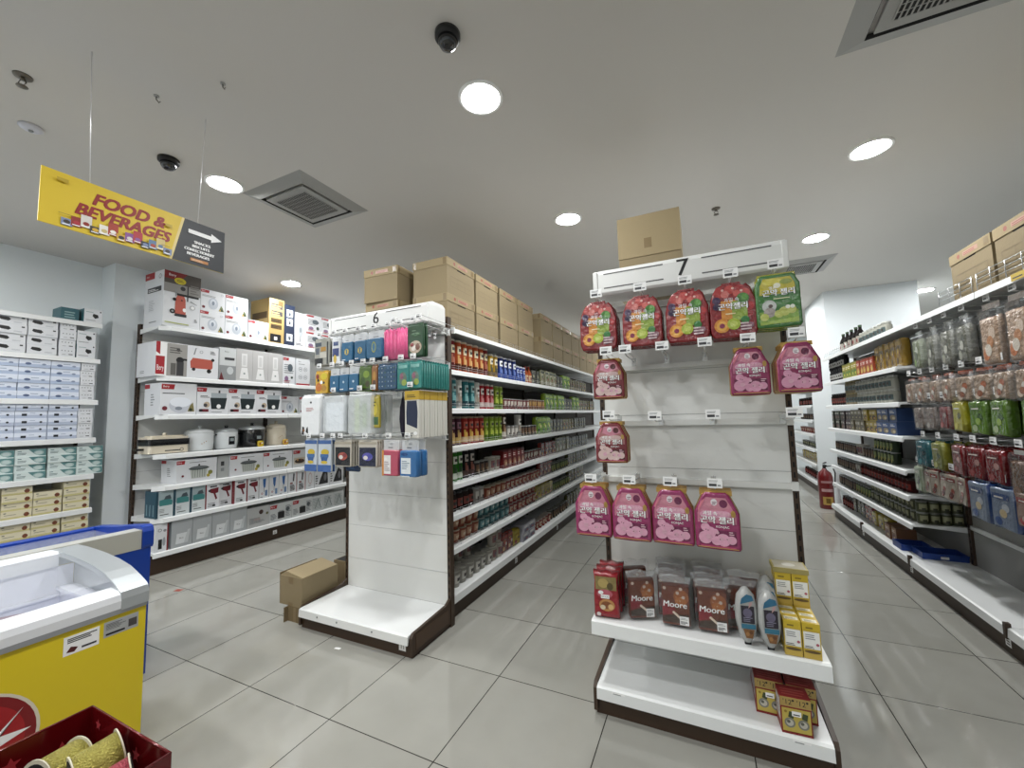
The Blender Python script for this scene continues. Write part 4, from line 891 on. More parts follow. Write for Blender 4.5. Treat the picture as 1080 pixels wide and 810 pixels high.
def moore():
    t = thing('biscuit_bag'); w, h, d = .145, .185, .055
    g = G(); g.prism(rrect(w/2-.012, d/2-.006, .012), .012, h, P('5a2412', .35), 'z')
    F = Face(g, (-w/2+.012, -d/2+.006, .012), (1, 0, 0), (0, 0, 1), w-.024, h-.012, .0008)
    F.r(.02, .0, .98, .98, P('6a2c14')); F.e(.7, .72, .27, .2, P('9c5222')); F.e(.68, .6, .2, .12, P('b0642c')); F.p([(.02, .2), (.5, .3), (.42, .5), (.02, .62)], P('8c1422')); F.p([(.02, .05), (.95, .06), (.95, .3), (.5, .26), (.02, .2)], P('3f2a1c'))
    for a, b in ((.12, .92), (.58, .82), (.78, .72), (.7, .93)): F.c(a, b, .06, P('c9b3a4'))
    for k in range(6): F.p([(.6+.07*math.cos(k*1.05), .7+.08*math.sin(k*1.05)), (.62+.07*math.cos(k*1.05), .72+.08*math.sin(k*1.05)), (.62+.12*math.cos(k*1.05), .71+.13*math.sin(k*1.05))], P('d9b48a'))
    for q in (-.006, 0, .006): F.t('Moore', .06+q, .45, .15, WHITE, maxw=.84, slant=.08)
    F.p([(.36, .32), (.6, .18), (.9, .12), (.9, .16), (.62, .24), (.42, .36)], P('e6d2bd'))
    F.r(.62, .02, .94, .24, WHITE); F.lines(.65, .05, .9, .13, 3, DARKINK, .6); F.lines(.65, .16, .9, .22, 2, GREY)
    g.build('biscuit_sleeve', t)
    g = G(); ol = [(-w/2, 0), (0, -.002), (w/2, 0), (w*.52, h*.4), (w*.51, h*.9), (w*.55, h*1.12), (w*.4, h*1.2), (w*.22, h*1.13), (w*.05, h*1.22), (-w*.15, h*1.13), (-w*.36, h*1.21), (-w*.54, h*1.13), (-w*.5, h*.85), (-w*.51, h*.4)]
    g.pillow(ol, d, CLEAR, CLEAR, .9); g.build('clear_wrapper', t)
    g = G(); g.pillow([(x*1.0, z) for x, z in ((-w*.45, h*1.03), (w*.45, h*1.03), (w*.5, h*1.2), (w*.2, h*1.16), (-w*.1, h*1.24), (-w*.5, h*1.18))], .02, CLEARB, CLEARB, .8); g.build('crimped_top', t)
    return t
PROTO['moore'] = moore
def choc_bag():
    t = thing('cookie_bag'); w, h, d = .085, .235, .06
    ol = [(-.008, 0), (.008, 0), (w*.36, h*.14), (w*.5, h*.4), (w*.5, h*.62), (w*.4, h*.85), (w*.16, h*.97), (0, h), (-w*.16, h*.97), (-w*.4, h*.85), (-w*.5, h*.62), (-w*.5, h*.4), (-w*.36, h*.14)]
    g = G(); y = g.pillow(ol, d, FOIL('a3a5a4', .7), None, .7); F = Face(g, (-w/2, y, 0), (1, 0, 0), (0, 0, 1), w, h, .001)
    F.p([(.2, .72), (.8, .8), (.74, .88), (.5, .9), (.26, .82)], P('2b6f94')); F.r(.22, .4, .8, .7, P('2a2433')); F.e(.5, .58, .2, .08, P('6a6480')); F.lines(.3, .43, .7, .52, 3, P('8a86a0')); F.r(.2, .31, .82, .39, P('2f7a9a')); F.p([(.26, .3), (.76, .3), (.66, .15), (.38, .15)], P('8a5a2e')); F.e(.45, .22, .08, .035, P('b07c44')); F.e(.6, .25, .08, .03, P('6a3f1c'))
    F.p([(.55, .66), (.7, .72), (.72, .78), (.6, .76)], P('c9a0a0'))
    g.build('bag', t)
    g = G(); g.box(-.012, .012, -.004, .004, -.004, .008, BLACK); g.build('bottom_clip', t); return t
PROTO['choc_bag'] = choc_bag
def ybox_art(F):
    F.r(0, .8, 1, 1, P('d9b92a')); F.r(0, 0, 1, .22, P('d2b04a')); F.r(.06, .28, .94, .76, P('e9e9e6')); F.lines(.15, .55, .8, .72, 3, GREY); F.c(.8, .42, .09, P('b85a6a')); F.lines(.1, .3, .8, .38, 2, DARKINK); F.e(.5, .2, .45, .04, P('6a5230')); F.lines(.2, .85, .8, .95, 1, P('8a7420'))
def ybox_top(F): F.r(.1, .25, .9, .75, P('ece8cf')); F.lines(.2, .35, .8, .65, 2, P('8a7a3a'))
PROTO['yellow_box'] = lambda: carton('biscuit_box', .06, .05, .135, P('d2b22e'), ybox_art, lambda F: F.r(.1, .3, .9, .7, P('cfcac0')), ybox_top)
def jelly_art(F):
    F.r(0, .74, 1, 1, P('b89a52')); F.t("'12", .1, .8, .14, BLACK, maxw=.3); F.t("'12", .55, .8, .14, BLACK, maxw=.3); F.c(.42, .92, .04, BLACK); F.c(.88, .92, .04, BLACK); F.r(.04, .06, .96, .7, P('cdb64e'))
    for a in (.28, .72): F.c(a, .3, .18, P('7a7a72')); F.c(a, .3, .12, P('c9c6b8')); F.c(a-.04, .33, .06, P('5a5a52')); F.p([(a-.05, .46), (a+.12, .42), (a+.16, .6), (a, .62)], P('3d4a2a')); F.c(a-.12, .6, .05, P('9c7a2a'))
    F.r(.36, .5, .66, .64, WHITE); F.lines(.4, .53, .62, .6, 1, DARKINK); F.r(0, 0, 1, .05, P('8c1e1e'))
PROTO['jelly_box'] = lambda: carton('jelly_box', .104, .08, .135, P('8c1e1e'), jelly_art, lambda F: F.r(.1, .3, .9, .9, P('c4c2c4')).lines(.2, .4, .8, .8, 4, P('7a5a5a')), lambda F: F.lines(.1, .2, .9, .8, 3, P('a84a44')))
SZ = .4225
for i, y in enumerate((2.06, 2.13, 2.20)): put('red_bag', (-.478, y, SZ), .1, '%s red and gold candy bag from the shelf edge of display seven' % ordn(i+1), 'bag', 'red and gold candy bags')
mp = [(-.165, 2.09, .05, 'front biscuit bag with the full Moore name, middle of the shelf'), (-.012, 2.095, .06, 'front biscuit bag with the Moore name, beside the blue-banded bags'),
      (-.322, 2.10, .45, 'biscuit bag turned sideways beside the red candy bags'), (-.19, 2.17, .05, 'second-row biscuit bag behind the middle Moore bag'), (-.03, 2.175, .05, 'second-row biscuit bag behind the Moore bag near the blue-banded bags'),
      (-.375, 2.24, .5, 'crinkled dark biscuit bag behind the candy bags'), (-.19, 2.25, .05, 'third-row biscuit bag in the middle'), (-.02, 2.255, 0, 'third-row biscuit bag behind the blue-banded bags'), (.105, 2.16, .1, 'half-hidden biscuit bag just behind the first blue-banded bag'), (-.2, 2.33, 0, 'rearmost crinkled biscuit bag against the panel, middle'), (-.03, 2.335, 0, 'rearmost crinkled biscuit bag against the panel, outer one'), (.13, 2.27, 0, 'rear biscuit bag between the blue-banded bags and the panel')]
for x, y, r, l in mp: put('moore', (x, y, SZ+.003), r, l, 'bag', 'brown biscuit bags on display 7')
for x, y, l in ((.118, 2.045, 'first blue-banded cookie bag, next to the Moore bags'), (.200, 2.035, 'second blue-banded cookie bag, next to the yellow boxes'), (.205, 2.12, 'blue-banded cookie bag hidden behind the second one'), (.215, 2.22, 'dark rear cookie bag beside the stacked yellow boxes')): put('choc_bag', (x, y, SZ+.004), .12, l, 'bag', 'blue-banded cookie bags')
for j in range(3):
    for i, x in enumerate((.277, .340)): put('yellow_box', (x, 2.045+.0515*j, SZ), .0, '%s yellow biscuit box from the shelf edge, %s column' % (ordn(j+1), ('inner', 'outer')[i]), 'box', 'yellow biscuit boxes')
for j in range(2):
    for i, x in enumerate((.277, .340)):
        put('yellow_box', (x, 2.2+.0515*j, SZ), 0, 'lower rear yellow biscuit box, %s column, %s' % (('inner', 'outer')[i], ('front', 'back')[j]), 'box', 'yellow biscuit boxes')
        put('yellow_box', (x, 2.2+.0515*j, SZ+.1355), 0, 'upper rear yellow biscuit box, %s column, %s' % (('inner', 'outer')[i], ('front', 'back')[j]), 'box', 'yellow biscuit boxes')
g = G(); g.box(-.066, .066, -.055, .055, 0, .02, P('b5a24a')); F = Face(g, (-.066, -.055, .02), (1, 0, 0), (0, 1, 0), .132, .11); F.r(.05, .05, .95, .95, P('b9b29c')); F.e(.5, .5, .2, .2, P('d8d4c8')); F = front(g, .132, .11, .02); F.r(0, 0, 1, 1, P('a89a5a'))
tag(g.build('biscuit_box', loc=(.308, 2.226, SZ+.2713)), 'flat yellow box lying on top of the stacked yellow boxes', 'box')
for j in range(3):
    for i, x in enumerate((.186, .298)): put('jelly_box', (x, 2.12+.082*j, .1375), .0, '%s red-topped jelly box from the front on the base, %s row' % (ordn(j+1), ('inner', 'outer')[i]), 'box', 'red-topped jelly boxes')
put('jelly_box', (.262, 2.035, .1375), .06, 'single red-topped jelly box standing in front of the others', 'box', 'red-topped jelly boxes')

# ------------------------------------------------------------------ end display 6 hanging packs
R6 = 2.358
def card_pack(name, w, h, t, base, art, header=None, clear=False):
    """carded pack: flat header with a stuffed bag or box below"""
    th = thing(name); hh = h*.24 if header else 0
    g = G(); y = g.pillow([(x, z+(h-hh)/2) for x, z in rrect(w/2, (h-hh)/2, min(w, h)*.08, 2)], t, base, None, .92)
    F = Face(g, (-w/2, y, 0), (1, 0, 0), (0, 0, 1), w, h-hh, .0006); art(F); g.build('pack', th)
    g = G(); g.box(-w/2+.002, w/2-.002, -.0015, .0015, h-hh-.012, h+.012, header or base); F = Face(g, (-w/2, -.0015, h-hh), (1, 0, 0), (0, 0, 1), w, hh+.012); F.e(.5, .6, .12, .1, GREY); F.lines(.3, .2, .7, .4, 1, DARKINK)
    g.build('header_card', th); return th
PB = FOIL('23648f', .4)
PROTO['poster_pack'] = lambda: card_pack('craft_pack', .155, .185, .02, FOIL('9a9a92', .5), lambda F: (F.r(.05, .06, .6, .3, BLACK), F.r(.1, .45, .35, .7, P('5f6670')), F.r(.45, .55, .8, .72, P('b98a3a')), F.r(.4, .3, .85, .52, P('c6c2b4')), F.r(.86, .05, .95, .9, P('2a2a2a')), F.r(.08, .75, .5, .9, P('3f4a58'))))
PROTO['banana_pack'] = lambda: card_pack('craft_pack', .075, .185, .02, FOIL('d6d9dc', .4), lambda F: (F.r(.1, .3, .9, .6, P('2a3a7a')), F.e(.4, .2, .2, .16, P('d9b84a')), F.r(.2, .7, .8, .85, P('27407a'))))
PROTO['blue_pack'] = lambda: card_pack('sponge_pack', .108, .175, .024, PB, lambda F: (F.c(.5, .5, .2, P('b9a24a')), F.c(.5, .5, .14, P('2f6f96')), F.r(.35, .42, .45, .58, P('d2bc5a')), F.r(.55, .42, .65, .58, P('d2bc5a')), F.lines(.1, .08, .4, .16, 1, WHITE)), CLEARP)
PROTO['blue_pack_big'] = lambda: card_pack('sponge_pack', .14, .175, .05, PB, lambda F: (F.e(.5, .55, .14, .28, P('8a9a4a')), F.e(.5, .55, .09, .2, P('2f6f96'))), CLEARP)
PROTO['small_blue_pack'] = lambda: card_pack('sponge_pack', .085, .15, .02, PB, lambda F: (F.c(.5, .55, .1, P('b8cfe0')), F.lines(.1, .1, .5, .2, 1, WHITE)), CLEARP)
def straw_pack():
    t = thing('straw_pack'); g = G()
    for i in range(9):
        for j in range(2): g.tube([(-.042+.0105*i, -.006+.012*j, 0), (-.042+.0105*i+random.uniform(-.004, .004), -.006+.012*j, .19+random.uniform(-.01, .01))], .0045, M('pink_straw', 'f0609c', .3), 6)
    g.build('straws', t)
    g = G(); g.pillow([(x, z+.1) for x, z in rrect(.053, .105, .006, 2)], .032, CLEAR, CLEAR, .95); g.build('clear_sleeve', t); return t
PROTO['straw_pack'] = straw_pack
PROTO['green_card'] = lambda: card_pack('stocking_card', .125, .20, .016, P('1f4a2a'), lambda F: (F.e(.5, .3, .4, .2, P('b9a48c')), F.e(.4, .28, .16, .1, P('e2d6cc')), F.e(.65, .3, .14, .1, P('7a4a3a')), F.e(.3, .38, .12, .06, P('8a2a2a')), F.e(.55, .7, .3, .06, P('3f6a44')), F.lines(.3, .8, .7, .86, 1, P('8aa88a'))))
PROTO['yellow_art_pack'] = lambda: card_pack('party_pack', .125, .15, .016, FOIL('d8a82a', .4), lambda F: (F.e(.7, .8, .25, .16, P('e6cf2a')), F.e(.3, .3, .25, .2, P('c9702a')), F.c(.5, .52, .1, WHITE), F.c(.25, .62, .08, BLACK), F.c(.7, .5, .07, BLACK), F.e(.7, .25, .2, .14, P('b8862a')), F.e(.2, .8, .12, .12, P('8a2a1a'))))
PROTO['green_pack'] = lambda: card_pack('toy_pack', .105, .16, .02, FOIL('55752a', .6), lambda F: (F.e(.6, .7, .25, .15, P('8fae3a')), F.e(.3, .4, .2, .2, P('3d5a20')), F.e(.7, .3, .18, .14, P('4a4a2a')), F.r(.1, .04, .9, .12, P('2a3a1a'))))
PROTO['orange_pack'] = lambda: card_pack('toy_pack', .05, .16, .02, FOIL('a0662e', .6), lambda F: (F.e(.5, .6, .3, .2, P('c9903a')), F.e(.5, .3, .3, .14, P('5a3a20'))))
PROTO['dotted_pack'] = lambda: card_pack('toy_pack', .15, .16, .03, FOIL('2f5578', .6), lambda F: [F.c(.1+.16*(i % 6), .15+.18*(i//6), .03, P(('6f93b4', '9ab0c0', '4a6a4a')[i % 3])) for i in range(30)])
PROTO['teal_pack'] = lambda: card_pack('toy_pack', .095, .165, .018, FOIL('2f8a82', .5), lambda F: (F.e(.5, .4, .3, .26, P('5f7a6a')), F.e(.6, .25, .2, .12, P('9ab04a')), F.e(.4, .5, .15, .12, P('8c5a6a')), F.r(.15, .8, .85, .92, P('6fb0a8'))))
PROTO['paper_pack'] = lambda: card_pack('napkin_pack', .20, .28, .05, FOIL('e2e4e6', .3), lambda F: (F.c(.55, .84, .04, BLACK), F.lines(.3, .62, .7, .72, 3, P('c98a8a')), F.p([(.08, .05), (.2, .03), (.22, .22), (.12, .24)], BLACK), F.p([(.3, .1), (.42, .06), (.4, .24), (.34, .2)], BLACK), F.c(.2, .14, .05, P('9a6a4a'))))
def clear_bag(w, h, t, tint=None):
    th = thing('clear_bag'); g = G(); g.pillow([(x, z+h/2) for x, z in rrect(w/2, h/2, .012, 2)], t, CLEARW, CLEARW, .9); 
    g.build('clear_film', th)
    if tint:
        g = G()
        for k, c in enumerate(tint):
            a = -w*.3+k*w*.3; g.box(a, a+w*.17, -.004, .004, h*.08+.03*k, h*.9-.04*k, FOIL(c))
        g.build('contents', th)
    else:
        g = G(); g.box(-w*.42, w*.42, -t*.2, t*.2, h*.06, h*.82, FOIL('e4eaf0')); g.build('contents', th)
    return th
PROTO['clear_bag'] = lambda: clear_bag(.20, .26, .06)
PROTO['clear_green_bag'] = lambda: clear_bag(.22, .27, .06, ('b6cf8a', '7fa84a', 'c9d6c0'))
PROTO['yellow_tool_pack'] = lambda: card_pack('scourer_pack', .075, .2, .02, FOIL('b8a62a', .5), lambda F: (F.e(.5, .6, .3, .2, P('dcc83a')), F.r(.1, .1, .9, .35, P('3f6a3a')), F.lines(.2, .7, .8, .9, 2, P('5a5a1a'))))
def umbrella():
    g = G(); g.lathe([(.004, 0), (.016, .04), (.024, .12), (.02, .2), (.008, .26), (.005, .27)], M('umbrella_cloth', '252034', .7), 10); g.tube([(0, 0, .26), (0, 0, .30), (.012, 0, .312), (.022, 0, .30)], .004, BLACK); return g.build('folding_umbrella')
def sock_pack():
    t = thing('towel_pack'); w, h = .105, .285; g = G(); g.box(-w/2, w/2, -.012, .012, 0, h, P('d2d0c8')); F = Face(g, (-w/2, -.012, 0), (1, 0, 0), (0, 0, 1), w, h); F.p([(.12, .3), (.88, .2), (.92, .55), (.85, .8), (.15, .8), (.1, .55)], P('1f2b4a')); F.lines(.2, .04, .7, .14, 2, GREY); F.e(.75, .1, .14, .04, WHITE)
    g.build('card_box', t, bevel=.002)
    g = G(); g.box(-w/2-.001, w/2+.001, -.013, .013, h*.82, h+.004, P('cfa92a')); F = Face(g, (-w/2, -.013, h*.82), (1, 0, 0), (0, 0, 1), w, h*.18); F.lines(.15, .3, .85, .7, 2, P('5a4a1a')); g.build('header_band', t); return t
PROTO['sock_pack'] = sock_pack
PROTO['ball_pack'] = lambda: card_pack('mask_pack', .125, .215, .02, FOIL('c9d2dc', .4), lambda F: (F.r(0, 0, 1, .22, P('3a62a8')), F.r(0, .88, 1, 1, P('3a62a8')), F.p([(.2, .5), (.8, .5), (.7, .34), (.3, .34)], P('2f5a9a')), F.e(.55, .62, .3, .1, P('d8b92a')), F.e(.5, .3, .25, .05, P('d8b92a')), F.r(.2, .46, .82, .56, P('3a6aa8'))))
def mask_art(c1, c2):
    return lambda F: (F.r(.06, .05, .94, .78, BLACK if c1 else P('1a1d3a')), F.e(.5, .42, .28, .16, P(c2)), F.e(.4, .38, .12, .08, P('d8d2cc')), F.e(.62, .46, .12, .08, P('8a3a3a' if c1 else '4a4aa8')), F.r(0, .9, 1, 1, P('b5aa98')))
PROTO['mask_pack'] = lambda: card_pack('mask_pack', .16, .165, .014, P('cbc4b6'), mask_art(1, 'b04a3a'))
PROTO['mask_pack_blue'] = lambda: card_pack('mask_pack', .155, .165, .014, P('cbc4b6'), mask_art(0, '5a56b0'))
PROTO['dark_blue_pack'] = lambda: card_pack('mask_pack', .14, .18, .014, FOIL('1f3f6e', .4), lambda F: F.lines(.2, .1, .8, .2, 2, P('3a6aa8')))
PROTO['plaster_pink'] = lambda: card_pack('plaster_pack', .13, .21, .03, FOIL('c24a62', .3), lambda F: (F.r(.1, .08, .55, .8, P('e2dede')), F.r(0, 0, .12, 1, P('d98a3a')), F.lines(.15, .2, .5, .6, 5, P('b0a0a4'))), CLEARP)
PROTO['plaster_blue'] = lambda: card_pack('plaster_pack', .135, .21, .05, FOIL('2f6fb0', .3), lambda F: (F.r(.1, .12, .66, .72, P('e0e6ea')), F.lines(.15, .3, .6, .65, 5, P('8aa0b4')), F.lines(.1, .02, .6, .08, 1, WHITE), F.e(.3, .86, .2, .06, P('1a4a8a'))), CLEARP)
def h6(key, x, z, n, step, desc, cat, top, y0=2.0, hook=True):
    hl = 'tagged hook of display six holding ' + desc.split(',')[0]
    if hook: put('long_hook', (x, R6, z), 0, hl, 'hook', 'price-tagged display hooks')
    for i in range(n):
        l = 'front '+desc if n > 1 and i == 0 else (desc if n == 1 else '%s pack behind the front, %s' % (ordn(i), desc))
        put(key, (x, y0+step*i, z-top), random.uniform(-.05, .05), l, cat, None)
Z1, Z2, Z3, Z4 = 2.0, 1.775, 1.60, 1.29
h6('poster_pack', -2.41, Z1, 2, .04, 'grey and black picture pack at the appliance side, top row', 'pack', .20)
h6('banana_pack', -2.27, Z1, 2, .04, 'white and navy pack beside the grey picture pack', 'pack', .20)
h6('blue_pack', -2.165, Z1, 3, .04, 'first blue sponge pack, top hook row', 'pack', .19)
h6('blue_pack', -2.045, Z1, 3, .04, 'second blue sponge pack, top hook row', 'pack', .19)
h6('blue_pack_big', -1.91, Z1, 3, .06, 'thick blue pack beside the pink straws', 'pack', .19)
h6('straw_pack', -1.79, Z1, 2, .045, 'pink straw pack beside the thick blue pack', 'straws', .205)
h6('straw_pack', -1.695, Z1, 2, .045, 'pink straw pack beside the dark green card', 'straws', .205)
h6('green_card', -1.588, Z1+.01, 2, .03, 'dark green stocking card at the aisle end, top row', 'pack', .215)
h6('yellow_art_pack', -2.41, Z2, 2, .03, 'yellow and orange party pack, second row', 'pack', .17)
for i, x in enumerate((-2.285, -2.195, -2.105)): h6('small_blue_pack', x, Z2, 3, .035, '%s small blue pack, second row' % ordn(i+1), 'pack', .165)
h6('green_pack', -2.0, Z2, 4, .04, 'leafy green pack, second row', 'pack', .175)
h6('orange_pack', -1.92, Z2, 2, .04, 'narrow orange pack, second row', 'pack', .175)
h6('dotted_pack', -1.81, Z2, 4, .05, 'blue dotted pack, second row', 'pack', .175)
h6('teal_pack', -1.685, Z2, 3, .05, 'inner teal pack, second row', 'pack', .178)
h6('teal_pack', -1.59, Z2, 12, .026, 'outer teal pack at the aisle end', 'pack', .178)
h6('paper_pack', -2.50, Z3, 2, .06, 'white napkin pack with small black figures', 'pack', .29, hook=False)
h6('clear_bag', -2.27, Z3, 3, .07, 'clear plastic bag of white goods, third row', 'bag', .275)
h6('clear_green_bag', -2.03, Z3, 3, .07, 'clear bag with green strips, third row', 'bag', .285)
h6('yellow_tool_pack', -1.915, Z3, 1, .05, 'yellow scourer pack beside the green-striped clear bag', 'pack', .24)
PROTO['umbrella'] = umbrella
put('umbrella', (-1.82, 2.15, Z3-.31), 0, 'dark folded umbrella hanging beside the yellow scourer pack', 'umbrella')
h6('sock_pack', -1.615, Z3, 11, .028, 'tall white towel pack with yellow header', 'pack', .305)
for i, x in enumerate((-2.505, -2.37)): h6('ball_pack', x, Z4, 2, .03, '%s blue and yellow mask pack, lowest row' % ordn(i+1), 'pack', .225)
h6('dark_blue_pack', -2.27, Z4, 1, .03, 'dark blue pack hanging behind the blue and yellow packs', 'pack', .24, y0=2.15)
h6('mask_pack', -2.2, Z4, 4, .022, 'black mask pack with red face, lowest row', 'pack', .185)
h6('mask_pack_blue', -1.98, Z4, 4, .022, 'navy mask pack with purple pattern, lowest row', 'pack', .185)
h6('plaster_pink', -1.785, Z4, 2, .05, 'pink and white plaster pack, lowest row', 'pack', .23)
h6('plaster_blue', -1.635, Z4, 2, .06, 'blue and white plaster pack, lowest row', 'pack', .23)
for i, x in enumerate((-1.545, -1.74)): put('long_hook', (x, R6, 2.02), 0, '%s empty wire hook close under the number 6 header' % ordn(i+1), 'hook', 'price-tagged display hooks')

# ================================================================== freezers and gift box at the front
YELF = M('freezer_yellow', 'dcc41e', .35); GRYF = M('freezer_grey', '9ea1a6', .35); WHF = M('freezer_white', 'e4e6ea', .25); LINER = M('freezer_liner', 'e6e8f2', .35); SILV = M('freezer_silver', 'b4b9bc', .3, .4)
BLUF = M('freezer_blue', '0f3a9a', .3); BANDG = M('freezer_band', 'b3b3ae', .35)
fr = thing('chest_freezer', 'yellow chest freezer with curved glass lid and red round emblem', 'freezer', (-2.1, .91, 0))
FXB, FL = -.65, 1.5                                   # back x, length along -Y
g = G()                                               # hollow body: four walls and floor
g.box(FXB, 0, -FL, 0, .06, .25, YELF)
g.box(-.07, 0, -FL, 0, .25, .685, YELF); g.box(FXB, FXB+.07, -FL, 0, .25, .79, YELF); g.box(FXB+.07, -.07, -.07, 0, .25, .685, YELF); g.box(FXB+.07, -.07, -FL, -FL+.07, .25, .685, YELF)
g.build('body', fr)
g = G(); g.box(FXB+.071, -.071, -FL+.071, -.071, .2505, .262, LINER)
g.box(-.0715, -.0705, -FL+.07, -.07, .26, .684, LINER); g.box(FXB+.0705, FXB+.072, -FL+.07, -.07, .26, .788, LINER); g.box(FXB+.07, -.07, -.072, -.0705, .26, .684, LINER); g.box(FXB+.07, -.07, -FL+.0705, -FL+.072, .26, .684, LINER)
for k in range(3): g.box(FXB+.0725, FXB+.082, -FL+.08, -.08, .42+.12*k, .43+.12*k, LINER)
g.build('liner', fr)
g = G(); g.box(-.05, FXB+.05, -FL+.05, -.05, .0, .06, BLACK); g.build('plinth', fr)
# front and rear rails
g = G(); g.prism([(-.075, .686), (.008, .686), (.012, .705), (-.075, .705)], -FL, 0, GRYF, 'y'); g.build('front_trim', fr)
g = G(); g.prism([(-.075, .7055), (.012, .7055), (.014, .735), (.006, .757), (-.012, .768), (-.075, .772)], -FL, -.085, WHF, 'y'); g.build('front_rail', fr)
g = G(); g.prism([(FXB, .791), (FXB+.085, .791), (FXB+.085, .845), (FXB+.07, .853), (FXB, .853)], -FL, -.085, WHF, 'y'); g.build('rear_rail', fr)
arc = [(.014, .74), (.004, .765), (-.02, .778), (-.08, .80), (-.14, .819), (-.24, .836), (-.35, .846), (-.45, .851), (-.54, .854), (FXB, .853)]
for nm, ya, yb in (('end_cap', -.085, .002), ('end_cap', -FL-.002, -FL+.06)):
    g = G(); g.prism([(.014, .70)]+arc+[(FXB, .79), (FXB+.07, .79), (FXB+.075, .83)]+[(x, z-.022) for x, z in arc[8:2:-1]]+[(-.06, .745), (-.06, .706)], ya, yb, SILV, 'y'); 
    g.build(nm, fr)
g = G(); g.prism([(-.03, .6858), (-.03, .755)]+[(x, z-.03) for x, z in arc[3:9]]+[(FXB+.0745, .80), (FXB+.0745, .791), (FXB+.0745, .6858)], -.0305, -.012, SILV, 'y'); g.build('side_panel', fr)
g = G(); 
la = [(x, z-.006) for x, z in arc[3:9]]
for (x0, z0), (x1, z1) in zip(la, la[1:]): g.poly([(x0, -FL+.06, z0), (x0, -.085, z0), (x1, -.085, z1), (x1, -FL+.06, z1)], GLASS, True)
gl = g.build('glass_lid', fr)
g = G(); g.box(FXB+.07, -.07, -.085, -.031, .6855, .70, LINER); g.box(FXB+.0705, FXB+.074, -.085, -.031, .70, .789, LINER); g.build('inner_ledge', fr)
g = G(); F = Face(g, (FXB+.0725, -FL+.1, .55), (0, 1, 0), (0, 0, 1), FL-.2, .12); F.r(.62, .35, .84, .75, P('c9a0a6')); F.lines(.64, .42, .8, .7, 2, P('b0283a')); F.p([(.84, .4), (.93, .35), (.96, .6), (.87, .75)], P('dcc4ca')); g.build('liner_sticker', fr)
# basket with divider
W2 = M('basket_white', 'f0f1f6', .35); g = G()
for z in (.42, .66): g.tube([(FXB+.11, -1.2, z), (FXB+.11, -.34, z), (-.12, -.34, z), (-.12, -1.2, z), (FXB+.11, -1.2, z)], .005, W2)
for i in range(14):
    y = -1.2+.0615*(i+1); g.tube([(FXB+.11, y, .66), (FXB+.11, y, .42), (-.12, y, .42), (-.12, y, .66)], .0022, W2, 4)
for i in range(8):
    x = FXB+.11+.053*i; g.tube([(x, -.34, .66), (x, -.34, .42)], .0022, W2, 4)
bk = g.build('wire_basket', fr)
g = G(); g.box(FXB+.115, -.125, -.341, -.338, .44, .655, W2); g.build('divider', fr)
g = G(); g.box(FXB+.112, FXB+.116, -.62, -.46, .62, .675, WHITE); F = Face(g, (FXB+.116, -.62, .62), (0, 1, 0), (0, 0, 1), .16, .055); F.lines(.2, .3, .7, .7, 2, GREY); g.build('price_holder', fr)
# stickers and emblem on the yellow front (x=0 plane facing +X)
g = G(); F = Face(g, (.0, -.235, .6), (0, 1, 0), (0, 0, 1), .095, .065); F.p([(0, 0), (1, 0), (1, 1), (0, 1)], WHITE); F.lines(.1, .62, .95, .9, 3, DARKINK, .6); F.p([(.08, .16), (.3, .1), (.4, .3), (.2, .42)], P('5a1a1a')); F.r(.5, .16, .92, .26, DARKINK); g.build('notice_sticker', fr)
g = G(); F = Face(g, (.0, -.128, .612), (0, 1, 0), (0, 0, 1), .104, .056); F.r(0, 0, 1, 1, P('a9abab')); F.lines(.06, .45, .65, .9, 5, P('6a6c6c')); F.r(.06, .12, .6, .24, BLACK); F.r(.7, .2, .95, .7, P('4a4646')); g.build('rating_plate', fr)
g = G(); F = Face(g, (.0, -.62, .24), (0, 1, 0), (0, 0, 1), .34, .34)
F.c(.5, .5, .5, P('e6dcc8'), 40); F.c(.5, .5, .475, P('8c0f16'), 40); F.c(.5, .5, .40, P('b3161e'), 40)
F.p([(.12, .34), (.62, .42), (.88, .74), (.70, .56), (.94, .52), (.66, .44), (.84, .34), (.55, .34), (.3, .2)], WHITE); F.p([(.1, .5), (.6, .52), (.72, .78), (.5, .6), (.3, .72)], WHITE)
g.build('emblem', fr)
bf = thing('chest_freezer', 'blue chest freezer with grey band behind the yellow freezer', 'freezer', (-2.9, 1.266, 0))
g = G(); g.box(-.62, 0, -1.7, 0, .035, .50, BLUF); g.box(-.06, 0, -1.7, 0, .5, .722, BLUF); g.box(-.62, -.56, -1.7, 0, .5, .70, BLUF); g.box(-.56, -.06, -.06, 0, .5, .715, BLUF); g.box(-.56, -.06, -1.7, -1.64, .5, .715, BLUF); g.build('body', bf)
g = G(); g.box(-.56, -.06, -1.64, -.06, .501, .51, LINER); g.build('liner', bf)
g = G(); g.box(-.08, .004, -1.68, -.045, .7225, .828, BANDG); g.build('front_band', bf, bevel=.003)
g = G(); g.prism([(.006, .7226), (.012, .74), (.012, .815), (.0, .84), (-.025, .848), (-.2, .83), (-.35, .812), (-.5, .80), (-.6, .79), (-.635, .77), (-.635, .7226)], -.044, .008, BLUF, 'y'); g.build('end_bumper', bf, bevel=.004)
g = G(); g.prism([(-.56, .72), (-.64, .7205), (-.64, .775), (-.60, .79), (-.56, .785)], -1.68, -.045, BLUF, 'y'); g.build('rear_rail', bf)
g = G(); g.box(-.555, -.085, -1.66, -.05, .768, .774, GLASS); g.build('glass_lid', bf)
g = G(); g.box(-.14, -.085, -1.66, -.05, .7745, .80, M('freezer_dark_rail', '4a4c52', .4)); g.build('lid_track', bf)

